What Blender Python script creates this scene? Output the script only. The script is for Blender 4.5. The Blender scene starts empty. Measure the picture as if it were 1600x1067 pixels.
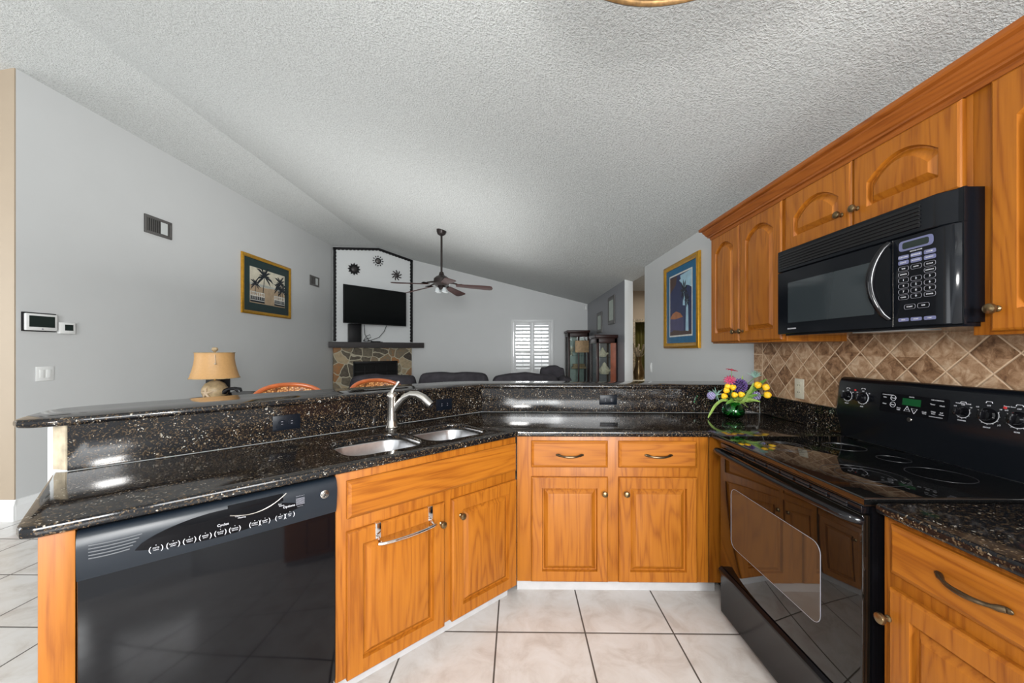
import bpy, bmesh, math, random
from mathutils import Vector, Matrix
random.seed(7)
S = bpy.context.scene
COL = S.collection
PI = math.pi
R = math.radians

# ------------------------------------------------------------------ camera, world, light, exposure
F_PX, CAM_H, YAW = 590.0, 1.35, 0.0137
cam_d = bpy.data.cameras.new('camera')
cam = bpy.data.objects.new('camera', cam_d)
COL.objects.link(cam)
cam.location = (0, 0, CAM_H)
cam.rotation_euler = (PI/2, 0, YAW)
cam_d.sensor_width = 36.0
cam_d.lens = F_PX*36.0/1600.0
cam_d.shift_y = 13.5/1600.0
cam_d.clip_start = 0.02
cam_d.clip_end = 200
S.camera = cam

W = bpy.data.worlds.new('world'); S.world = W; W.use_nodes = True
bg = W.node_tree.nodes['Background']
bg.inputs[0].default_value = (0.93, 0.97, 1.0, 1)
bg.inputs[1].default_value = 1.5

def area(name, loc, target, size, power, color=(1, 1, 1), size_y=None, spread=None):
    l = bpy.data.lights.new(name, 'AREA'); l.energy = power; l.color = color
    l.shape = 'RECTANGLE'; l.size = size; l.size_y = size_y or size
    if spread: l.spread = spread
    o = bpy.data.objects.new(name, l); COL.objects.link(o)
    o.location = loc
    o.rotation_euler = (Vector(target)-Vector(loc)).to_track_quat('-Z', 'Y').to_euler()
    return o
area('camera_flash', (-0.05, -0.25, 1.62), (-0.05, 5, 1.5), 0.22, 32, (1.0, 0.985, 0.96))
area('bounced_flash', (-0.5, -0.9, 1.95), (-0.5, -0.9001, 3.2), 1.6, 62, (1, 0.99, 0.97))
area('living_room_flash', (-1.6, 5.0, 2.05), (-1.6, 5.0001, 3.3), 3.2, 34, (1, 0.99, 0.97))
area('left_side_fill', (-5.6, 1.2, 1.5), (0, 3.2, 1.2), 2.0, 40, (0.95, 0.98, 1.0))  # added fill lamp from the left, no patio door stands there
area('rear_fill', (0.2, -5.5, 1.75), (-0.5, 6, 1.9), 1.5, 290, (0.97, 0.99, 1.0))  # added fill far behind the camera, evens out near and far walls
area('left_wall_fill', (1.2, -2.4, 1.8), (-4.0, 5.5, 2.0), 1.6, 170, (0.97, 0.99, 1.0))  # added fill aimed at the left wall, not a real window
area('hall_fill', (2.7, 6.0, 2.40), (2.7, 6.0001, 0), 0.5, 22, (1.0, 0.93, 0.82))  # added lamp that brightens the dark hallway, no fixture there

vs = S.view_settings
vs.view_transform = 'Standard'; vs.look = 'None'; vs.gamma = 1.0; vs.use_curve_mapping = False
vs.exposure = 0.0

# ------------------------------------------------------------------ materials
def srgb(r, g, b):
    f = lambda c: c/12.92 if c <= 0.04045 else ((c+0.055)/1.055)**2.4
    return (f(r/255), f(g/255), f(b/255), 1)

class NT:
    def __init__(s, name):
        s.m = bpy.data.materials.new(name); s.m.use_nodes = True
        s.t = s.m.node_tree; s.b = s.t.nodes['Principled BSDF']
    def n(s, typ, **kw):
        nd = s.t.nodes.new(typ)
        for k, v in kw.items():
            if k.startswith('i_'):
                nd.inputs[int(k[2:])].default_value = v
            else:
                setattr(nd, k, v)
        return nd
    def l(s, a, ao, b, bi):
        s.t.links.new(a.outputs[ao], b.inputs[bi])
    def math(s, op, a, b=None):
        nd = s.n('ShaderNodeMath', operation=op)
        for i, v in enumerate((a, b)):
            if v is None: continue
            if isinstance(v, (int, float)): nd.inputs[i].default_value = v
            else: s.t.links.new(v, nd.inputs[i])
        return nd.outputs[0]
    def ramp(s, fac, stops, interp='LINEAR'):
        r = s.n('ShaderNodeValToRGB'); cr = r.color_ramp; cr.interpolation = interp
        while len(cr.elements) < len(stops): cr.elements.new(0.5)
        for e, (p, c) in zip(cr.elements, stops): e.position = p; e.color = c
        s.t.links.new(fac, r.inputs[0]); return r.outputs[0]
    def coords(s, scale=(1, 1, 1), kind='Object', loc=(0, 0, 0), rot=(0, 0, 0)):
        tc = s.n('ShaderNodeTexCoord'); mp = s.n('ShaderNodeMapping')
        mp.inputs['Scale'].default_value = scale; mp.inputs['Location'].default_value = loc
        mp.inputs['Rotation'].default_value = rot
        s.l(tc, kind, mp, 0); return mp.outputs[0]
    def noise(s, vec, scale, detail=3, rough=0.5, dist=0.0):
        nd = s.n('ShaderNodeTexNoise'); nd.inputs['Scale'].default_value = scale
        nd.inputs['Detail'].default_value = detail; nd.inputs['Roughness'].default_value = rough
        nd.inputs['Distortion'].default_value = dist
        s.t.links.new(vec, nd.inputs['Vector']); return nd.outputs[0]
    def bump(s, h, strength=0.3, dist=0.01):
        nd = s.n('ShaderNodeBump'); nd.inputs['Strength'].default_value = strength
        nd.inputs['Distance'].default_value = dist
        s.t.links.new(h, nd.inputs['Height']); s.t.links.new(nd.outputs[0], s.b.inputs['Normal'])
    def col(s, out): s.t.links.new(out, s.b.inputs['Base Color'])

def flat(name, col, rough=0.5, metal=0.0, spec=0.5, emit=None, es=1.0, coat=0.0, var=0.0, scale=20, bump=0.0, trans=0.0):
    """plain material with a little procedural unevenness"""
    k = NT(name)
    k.b.inputs['Base Color'].default_value = col
    k.b.inputs['Roughness'].default_value = rough
    k.b.inputs['Metallic'].default_value = metal
    k.b.inputs['Specular IOR Level'].default_value = spec
    k.b.inputs['Coat Weight'].default_value = coat
    k.b.inputs['Coat Roughness'].default_value = 0.05
    k.b.inputs['Transmission Weight'].default_value = trans
    if emit:
        k.b.inputs['Emission Color'].default_value = emit; k.b.inputs['Emission Strength'].default_value = es
    if var or bump:
        v = k.coords()
        nz = k.noise(v, scale, 4)
        if var:
            a = tuple(c*(1-var) for c in col[:3])+(1,); b = tuple(min(1, c*(1+var)) for c in col[:3])+(1,)
            k.col(k.ramp(nz, [(0.3, a), (0.7, b)]))
        if bump: k.bump(nz, bump, 0.004)
    return k.m

def wood(name, light, dark, axis='z', rough=0.40, coat=0.06):
    k = NT(name)
    sc = {'z': (7, 7, 0.8), 'x': (0.8, 7, 7), 'y': (7, 0.8, 7)}[axis]
    sf = {'z': (130, 130, 5), 'x': (5, 130, 130), 'y': (130, 5, 130)}[axis]
    oi = k.n('ShaderNodeObjectInfo')
    def shifted(v):
        add = k.n('ShaderNodeVectorMath', operation='ADD'); k.t.links.new(v, add.inputs[0])
        cm = k.n('ShaderNodeCombineXYZ'); m7 = k.math('MULTIPLY', oi.outputs['Random'], 17.0)
        for i in range(3): k.t.links.new(m7, cm.inputs[i])
        k.l(cm, 0, add, 1); return add.outputs[0]
    n1 = k.noise(shifted(k.coords(sc)), 1.0, 2, 0.5, 0.3)
    rings = k.math('SINE', k.math('MULTIPLY', n1, 75.0))
    rings = k.math('POWER', k.math('MULTIPLY', k.math('ADD', rings, 1.0), 0.5), 0.6)
    n2 = k.noise(shifted(k.coords(sf)), 1.0, 3, 0.6)
    n3 = k.noise(shifted(k.coords((3, 3, 3))), 1.0, 2)
    f = k.math('ADD', k.math('ADD', k.math('MULTIPLY', rings, 0.20), k.math('MULTIPLY', n2, 0.50)), k.math('MULTIPLY', n3, 0.24))
    mid = tuple((a*0.6+b*0.4) for a, b in zip(light, dark))
    k.col(k.ramp(f, [(0.28, dark), (0.47, mid), (0.72, light)]))
    k.b.inputs['Roughness'].default_value = rough
    k.b.inputs['Specular IOR Level'].default_value = 0.32
    k.b.inputs['Coat Weight'].default_value = coat; k.b.inputs['Coat Roughness'].default_value = 0.25
    k.bump(n2, 0.04, 0.001)
    return k.m

def granite(name):
    k = NT(name)
    v = k.coords()
    vo = k.n('ShaderNodeTexVoronoi'); vo.inputs['Scale'].default_value = 250
    nz = k.n('ShaderNodeTexNoise'); nz.inputs['Scale'].default_value = 90; nz.inputs['Detail'].default_value = 3
    k.t.links.new(v, nz.inputs['Vector'])
    mx = k.n('ShaderNodeMix', data_type='VECTOR'); mx.inputs[0].default_value = 0.012
    k.t.links.new(v, mx.inputs[4]); k.l(nz, 1, mx, 5); k.l(mx, 1, vo, 'Vector')
    sep = k.n('ShaderNodeSeparateColor'); k.l(vo, 'Color', sep, 0)
    big = k.noise(v, 14, 3, 0.6)
    f = k.math('ADD', sep.outputs[0], k.math('MULTIPLY', k.math('SUBTRACT', big, 0.5), 0.30))
    c = k.ramp(f, [(0.0, (0.006, 0.006, 0.007, 1)), (0.64, (0.008, 0.007, 0.007, 1)), (0.74, (0.028, 0.018, 0.010, 1)),
                   (0.84, (0.055, 0.036, 0.020, 1)), (0.92, (0.10, 0.070, 0.042, 1)), (0.985, (0.24, 0.20, 0.15, 1)), (1.0, (0.36, 0.34, 0.30, 1))], 'CONSTANT')
    k.col(c)
    k.b.inputs['Roughness'].default_value = 0.075
    k.b.inputs['Specular IOR Level'].default_value = 0.36
    fine = k.noise(v, 260, 2)
    k.bump(fine, 0.05, 0.0006)
    return k.m

def floor_tile(name, x0, y0, w):
    k = NT(name)
    tc = k.n('ShaderNodeTexCoord'); sep = k.n('ShaderNodeSeparateXYZ'); k.l(tc, 'Object', sep, 0)
    a = k.math('DIVIDE', k.math('SUBTRACT', sep.outputs[0], x0), w)
    b = k.math('DIVIDE', k.math('SUBTRACT', sep.outputs[1], y0), w)
    def edge(q):
        fr = k.math('FRACT', q)
        return k.math('MINIMUM', fr, k.math('SUBTRACT', 1.0, fr))
    d = k.math('MINIMUM', edge(a), edge(b))
    cell = k.n('ShaderNodeCombineXYZ')
    k.t.links.new(k.math('FLOOR', a), cell.inputs[0]); k.t.links.new(k.math('FLOOR', b), cell.inputs[1])
    wn = k.n('ShaderNodeTexWhiteNoise'); k.l(cell, 0, wn, 'Vector')
    v = tc.outputs['Object']
    n1 = k.noise(v, 7, 6, 0.62, 0.6)
    n1 = k.math('ADD', n1, k.math('MULTIPLY', k.math('SUBTRACT', wn.outputs[0], 0.5), 0.08))
    tile = k.ramp(n1, [(0.33, (0.49, 0.445, 0.41, 1)), (0.48, (0.57, 0.54, 0.51, 1)), (0.62, (0.61, 0.59, 0.57, 1))])
    mask = k.math('LESS_THAN', d, 0.009)
    mx = k.n('ShaderNodeMix', data_type='RGBA'); k.t.links.new(mask, mx.inputs[0]); k.t.links.new(tile, mx.inputs[6])
    mx.inputs[7].default_value = (0.075, 0.062, 0.052, 1)
    k.col(mx.outputs[2])
    k.t.links.new(k.math('ADD', k.math('MULTIPLY', mask, 0.5), 0.22), k.b.inputs['Roughness'])
    h = k.math('MULTIPLY', k.math('MINIMUM', d, 0.02), 50.0)
    h = k.math('ADD', h, k.math('MULTIPLY', n1, 0.12))
    k.bump(h, 0.35, 0.003)
    return k.m

def diamond_tile(name):
    # lies on the X = 1.70 wall, object coordinates are world coordinates
    k = NT(name)
    tc = k.n('ShaderNodeTexCoord'); sep = k.n('ShaderNodeSeparateXYZ'); k.l(tc, 'Object', sep, 0)
    y = k.math('SUBTRACT', sep.outputs[1], 2.623); z = k.math('SUBTRACT', sep.outputs[2], 1.340)
    D = 0.1485
    a = k.math('DIVIDE', k.math('ADD', y, z), D); b = k.math('DIVIDE', k.math('SUBTRACT', y, z), D)
    def edge(q):
        fr = k.math('FRACT', q)
        return k.math('MINIMUM', fr, k.math('SUBTRACT', 1.0, fr))
    dd = k.math('MINIMUM', edge(a), edge(b))
    # border column of square tiles
    c = k.math('DIVIDE', k.math('ADD', z, 0.02), 0.105)
    ds = k.math('MINIMUM', edge(c), k.math('DIVIDE', y, 0.105))
    isb = k.math('GREATER_THAN', y, 0.0)
    nb = k.math('SUBTRACT', 1.0, isb)
    d = k.math('ADD', k.math('MULTIPLY', isb, ds), k.math('MULTIPLY', nb, dd))
    line = k.math('LESS_THAN', k.math('ABSOLUTE', y), 0.003)
    mask = k.math('MAXIMUM', k.math('LESS_THAN', d, 0.027), line)
    cell = k.n('ShaderNodeCombineXYZ')
    k.t.links.new(k.math('FLOOR', a), cell.inputs[0]); k.t.links.new(k.math('FLOOR', b), cell.inputs[1])
    k.t.links.new(k.math('MULTIPLY', isb, k.math('FLOOR', c)), cell.inputs[2])
    wn = k.n('ShaderNodeTexWhiteNoise'); k.l(cell, 0, wn, 'Vector')
    v = tc.outputs['Object']
    n1 = k.noise(v, 26, 6, 0.68, 0.8)
    f = k.math('ADD', n1, k.math('MULTIPLY', k.math('SUBTRACT', wn.outputs[0], 0.5), 0.22))
    tile = k.ramp(f, [(0.28, (0.11, 0.050, 0.022, 1)), (0.42, (0.26, 0.14, 0.07, 1)), (0.56, (0.42, 0.26, 0.15, 1)), (0.72, (0.58, 0.42, 0.28, 1))])
    mx = k.n('ShaderNodeMix', data_type='RGBA'); k.t.links.new(mask, mx.inputs[0]); k.t.links.new(tile, mx.inputs[6])
    mx.inputs[7].default_value = (0.62, 0.45, 0.30, 1)
    k.col(mx.outputs[2]); k.b.inputs['Roughness'].default_value = 0.5
    h = k.math('ADD', k.math('MULTIPLY', k.math('MINIMUM', d, 0.05), 20.0), k.math('MULTIPLY', n1, 0.6))
    k.bump(h, 0.45, 0.004)
    return k.m

def popcorn(name, col):
    k = NT(name); v = k.coords()
    n1 = k.noise(v, 90, 4, 0.62); n2 = k.noise(v, 170, 2, 0.6)
    h = k.math('ADD', n1, k.math('MULTIPLY', n2, 0.35))
    c2 = tuple(c*0.74 for c in col[:3])+(1,)  # shade of the pits put into the colour where the bump is low
    k.col(k.ramp(n1, [(0.34, c2), (0.56, col)]))
    k.b.inputs['Roughness'].default_value = 0.95; k.b.inputs['Specular IOR Level'].default_value = 0.1
    k.bump(h, 0.9, 0.018)
    return k.m

def stone_mat(name):
    k = NT(name); v = k.coords((1, 1, 1))
    nz = k.n('ShaderNodeTexNoise'); nz.inputs['Scale'].default_value = 3.0; k.t.links.new(v, nz.inputs['Vector'])
    mx = k.n('ShaderNodeMix', data_type='VECTOR'); mx.inputs[0].default_value = 0.12
    k.t.links.new(v, mx.inputs[4]); k.l(nz, 1, mx, 5)
    vo = k.n('ShaderNodeTexVoronoi', feature='DISTANCE_TO_EDGE'); vo.inputs['Scale'].default_value = 4.6; k.l(mx, 1, vo, 'Vector')
    vc = k.n('ShaderNodeTexVoronoi'); vc.inputs['Scale'].default_value = 4.6; k.l(mx, 1, vc, 'Vector')
    sep = k.n('ShaderNodeSeparateColor'); k.l(vc, 'Color', sep, 0)
    n2 = k.noise(v, 16, 5, 0.65)
    f = k.math('ADD', sep.outputs[0], k.math('MULTIPLY', k.math('SUBTRACT', n2, 0.5), 0.5))
    st = k.ramp(f, [(0.05, (0.05, 0.038, 0.028, 1)), (0.3, (0.17, 0.145, 0.10, 1)), (0.5, (0.34, 0.15, 0.05, 1)), (0.7, (0.16, 0.145, 0.10, 1)), (0.9, (0.40, 0.31, 0.19, 1))])
    mask = k.math('LESS_THAN', vo.outputs['Distance'], 0.03)
    m2 = k.n('ShaderNodeMix', data_type='RGBA'); k.t.links.new(mask, m2.inputs[0]); k.t.links.new(st, m2.inputs[6])
    m2.inputs[7].default_value = (0.42, 0.38, 0.28, 1)
    k.col(m2.outputs[2]); k.b.inputs['Roughness'].default_value = 0.75
    k.bump(k.math('ADD', k.math('MINIMUM', vo.outputs['Distance'], 0.12), k.math('MULTIPLY', n2, 0.06)), 0.8, 0.05)
    return k.m

M = {}
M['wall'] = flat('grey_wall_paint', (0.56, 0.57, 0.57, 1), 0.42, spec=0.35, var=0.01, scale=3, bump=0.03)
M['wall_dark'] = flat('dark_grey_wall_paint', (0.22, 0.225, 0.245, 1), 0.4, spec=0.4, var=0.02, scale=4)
M['wall_white'] = flat('white_wall_paint', (0.72, 0.74, 0.74, 1), 0.5, var=0.01, scale=4)
M['wall_beige'] = flat('beige_wall_paint', (0.38, 0.305, 0.225, 1), 0.6, var=0.02, scale=4)
M['ceiling'] = popcorn('popcorn_ceiling', (0.74, 0.76, 0.75, 1))
M['floor'] = floor_tile('ceramic_floor_tile', -0.097, 1.808, 0.4215)
M['kick_tile'] = flat('white_kick_tile', (0.46, 0.45, 0.45, 1), 0.35, var=0.06, scale=20)
M['trim'] = flat('white_trim_paint', (0.78, 0.79, 0.79, 1), 0.35, var=0.01)
M['granite'] = granite('black_granite')
WL, WD = (0.38, 0.128, 0.011, 1), (0.21, 0.056, 0.004, 1)
M['wood'] = wood('honey_maple_vertical', WL, WD, 'z')
M['woodh'] = wood('honey_maple_horizontal', WL, WD, 'x')
M['woody'] = wood('honey_maple_lengthwise', (0.32, 0.095, 0.015, 1), (0.17, 0.042, 0.006, 1), 'y')
M['diamond'] = diamond_tile('travertine_diamond_tile')
M['black_gloss'] = flat('glossy_black_enamel', (0.004, 0.004, 0.005, 1), 0.10, spec=0.38)
M['guard'] = flat('satin_black_enamel', (0.004, 0.005, 0.007, 1), 0.22, spec=0.3)
M['slot'] = flat('vent_slot_grey', (0.07, 0.075, 0.085, 1), 0.4)  # plain grey for thin lines, paler than the panel around them
M['drawer_black'] = flat('matte_black_drawer', (0.003, 0.003, 0.004, 1), 0.2, spec=0.16)
M['lens'] = flat('black_lens', (0.002, 0.002, 0.003, 1), 0.12, spec=0.15)
M['outlet_black'] = flat('outlet_black_plastic', (0.004, 0.006, 0.010, 1), 0.32, spec=0.2)
M['ring_print'] = flat('faint_ring_print', (0.020, 0.020, 0.022, 1), 0.3)
M['black_glass'] = flat('black_glass', (0.004, 0.004, 0.004, 1), 0.03, spec=0.9)
M['oven_glass'] = flat('oven_door_glass', (0.005, 0.004, 0.003, 1), 0.025, spec=0.55)
M['oven_window'] = flat('oven_window_glass', (0.050, 0.034, 0.022, 1), 0.03, spec=0.8)
M['dw_panel'] = flat('dishwasher_panel_charcoal', (0.006, 0.010, 0.016, 1), 0.36, spec=0.45)
M['dw_front'] = flat('dishwasher_black_front', (0.003, 0.003, 0.004, 1), 0.07, spec=0.32)
M['black_matte'] = flat('matte_black', (0.008, 0.008, 0.009, 1), 0.5, var=0.1, spec=0.25)
M['void'] = flat('cavity_shade_black', (0.003, 0.003, 0.003, 1), 0.9)  # near-black sheets standing in for the shade inside hollows
M['mw_win'] = flat('microwave_window', (0.028, 0.036, 0.040, 1), 0.07, spec=0.9)
M['mw_body'] = flat('microwave_black_plastic', (0.004, 0.005, 0.007, 1), 0.13, spec=0.35)
M['lilac'] = flat('lilac_grey_key', (0.13, 0.14, 0.25, 1), 0.4)
M['white_print'] = flat('white_print', (0.55, 0.55, 0.58, 1), 0.5)
M['grey_print'] = flat('grey_print', (0.22, 0.22, 0.25, 1), 0.5)
M['red_print'] = flat('red_indicator', (0.45, 0.02, 0.02, 1), 0.4)
M['green_lcd'] = flat('green_clock_display', (0.0, 0.03, 0.008, 1), 0.2, emit=(0.0, 0.12, 0.02, 1), es=0.25)
M['chrome'] = flat('polished_chrome', (0.75, 0.75, 0.76, 1), 0.08, metal=1)
M['steel'] = flat('brushed_stainless', (0.62, 0.62, 0.63, 1), 0.30, metal=1, var=0.06, scale=60)
M['nickel'] = flat('brushed_nickel', (0.56, 0.53, 0.49, 1), 0.24, metal=1, var=0.03, scale=40)
M['bronze'] = flat('antique_bronze', (0.09, 0.062, 0.035, 1), 0.3, metal=0.85, var=0.35, scale=60)
M['bronze_gold'] = flat('worn_bronze', (0.20, 0.14, 0.07, 1), 0.28, metal=0.9, var=0.3, scale=70)
M['gold'] = flat('gold_leaf', (0.66, 0.34, 0.035, 1), 0.28, metal=0.75, var=0.12, scale=30)
M['dark_frame'] = flat('dark_brown_frame', (0.03, 0.018, 0.012, 1), 0.35)
M['white_plastic'] = flat('white_plastic', (0.72, 0.73, 0.72, 1), 0.35)
M['cream_plastic'] = flat('cream_plastic', (0.60, 0.56, 0.45, 1), 0.35)
M['vent'] = flat('grey_vent_metal', (0.13, 0.125, 0.12, 1), 0.45, metal=0.4)
M['vent_light'] = flat('light_vent_opening', (0.55, 0.58, 0.57, 1), 0.4)
M['lcd'] = flat('dark_lcd', (0.016, 0.024, 0.021, 1), 0.15)
M['stone'] = stone_mat('fieldstone')
M['mantel'] = flat('dark_mantel_paint', (0.035, 0.030, 0.030, 1), 0.45, var=0.12)
M['tv'] = flat('tv_screen', (0.003, 0.004, 0.004, 1), 0.12, spec=0.4)
M['sofa'] = flat('charcoal_suede', (0.040, 0.037, 0.043, 1), 0.9, var=0.28, scale=9, bump=0.3, spec=0.2)
M['shade'] = flat('gold_silk_lampshade', (0.47, 0.265, 0.10, 1), 0.5, var=0.05, scale=60)
M['lamp_base'] = flat('carved_tan_resin', (0.33, 0.24, 0.13, 1), 0.45, var=0.3, scale=30, bump=0.4)
M['cherry'] = flat('dark_cherry_wood', (0.025, 0.007, 0.005, 1), 0.4, var=0.3, scale=12, spec=0.3)
M['cherry_light'] = flat('red_cherry_wood', (0.26, 0.065, 0.025, 1), 0.3, var=0.25, scale=10, coat=0.3)
M['chairwood'] = flat('red_brown_rattan_wood', (0.42, 0.10, 0.025, 1), 0.3, var=0.2, scale=14, coat=0.3)
M['fan_dark'] = flat('oil_rubbed_bronze', (0.018, 0.012, 0.011, 1), 0.35, metal=0.4)
M['fan_blade'] = flat('dark_walnut_blade', (0.035, 0.010, 0.008, 1), 0.5, var=0.3, scale=10, spec=0.25)
M['glassw'] = flat('frosted_glass', (0.42, 0.45, 0.46, 1), 0.25, spec=0.5)
def glass(name, col, rough=0.02):
    k = NT(name); k.b.inputs['Base Color'].default_value = col; k.b.inputs['Transmission Weight'].default_value = 1.0
    k.b.inputs['Roughness'].default_value = rough; k.b.inputs['IOR'].default_value = 1.45
    return k.m
def thin_glass(name, tint=(1, 1, 1, 1), refl=0.12):
    k = NT(name); t = k.t
    tr = k.n('ShaderNodeBsdfTransparent'); tr.inputs[0].default_value = tint
    gl = k.n('ShaderNodeBsdfGlossy'); gl.inputs['Roughness'].default_value = 0.03
    mx = k.n('ShaderNodeMixShader'); mx.inputs[0].default_value = refl
    k.l(tr, 0, mx, 1); k.l(gl, 0, mx, 2); t.links.new(mx.outputs[0], t.nodes['Material Output'].inputs[0])
    return k.m
M['pane'] = thin_glass('window_pane_glass')
M['curio_glass'] = thin_glass('curio_glass', (0.90, 0.94, 0.94, 1), 0.06)
M['green_glass'] = glass('emerald_glass', (0.12, 0.72, 0.30, 1))
M['leaf'] = flat('leaf_green', (0.09, 0.20, 0.03, 1), 0.5, var=0.35, scale=40)
M['leaf_light'] = flat('light_leaf_green', (0.20, 0.30, 0.06, 1), 0.5, var=0.2, scale=40)
M['leaf_blue'] = flat('blue_green_foliage', (0.22, 0.36, 0.30, 1), 0.6, var=0.3, scale=40)
M['tulip'] = flat('yellow_petals', (0.86, 0.50, 0.015, 1), 0.5, var=0.1, scale=60)
M['purple'] = flat('purple_petals', (0.10, 0.055, 0.20, 1), 0.6, var=0.4, scale=80)
M['lavender'] = flat('lavender_petals', (0.33, 0.29, 0.50, 1), 0.6, var=0.2, scale=80)
M['red_petal'] = flat('red_petals', (0.38, 0.02, 0.05, 1), 0.5, var=0.2, scale=60)
M['pink_petal'] = flat('pink_petals', (0.40, 0.04, 0.10, 1), 0.5, var=0.2, scale=60)
M['olive'] = flat('olive_curtain', (0.13, 0.115, 0.025, 1), 0.6, var=0.2, scale=6)
M['mottled'] = flat('mottled_tan_frame', (0.27, 0.22, 0.15, 1), 0.5, var=0.6, scale=45)
M['shell'] = flat('seashell', (0.70, 0.60, 0.44, 1), 0.5, var=0.2, scale=30)
M['tan_print'] = flat('tan_printed_card', (0.45, 0.30, 0.16, 1), 0.6, var=0.25, scale=20)
M['raw_board'] = flat('bare_particle_board', (0.50, 0.42, 0.30, 1), 0.7, var=0.35, scale=18)
M['rim'] = flat('aged_brass_rim', (0.17, 0.095, 0.035, 1), 0.4, metal=0.7, var=0.4, scale=60)
M['ground'] = flat('pale_paving', (0.6, 0.6, 0.58, 1), 0.9, var=0.05)
for nm, c in dict(teal_mat=(0.0, 0.11, 0.24), dark_green_mat=(0.010, 0.030, 0.030), navy=(0.012, 0.022, 0.085), ink=(0.006, 0.010, 0.016),
                  sand=(0.42, 0.31, 0.20), creamsky=(0.62, 0.58, 0.46), sea=(0.42, 0.44, 0.40), orange=(0.36, 0.13, 0.045), purpleblue=(0.055, 0.05, 0.13),
                  skyblue=(0.35, 0.55, 0.66), brownink=(0.06, 0.028, 0.02), paperwhite=(0.66, 0.66, 0.62), palegreen=(0.42, 0.48, 0.42)).items():
    M[nm] = flat(nm+'_ink', c+(1,), 0.4, var=0.12, scale=12)

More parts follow.
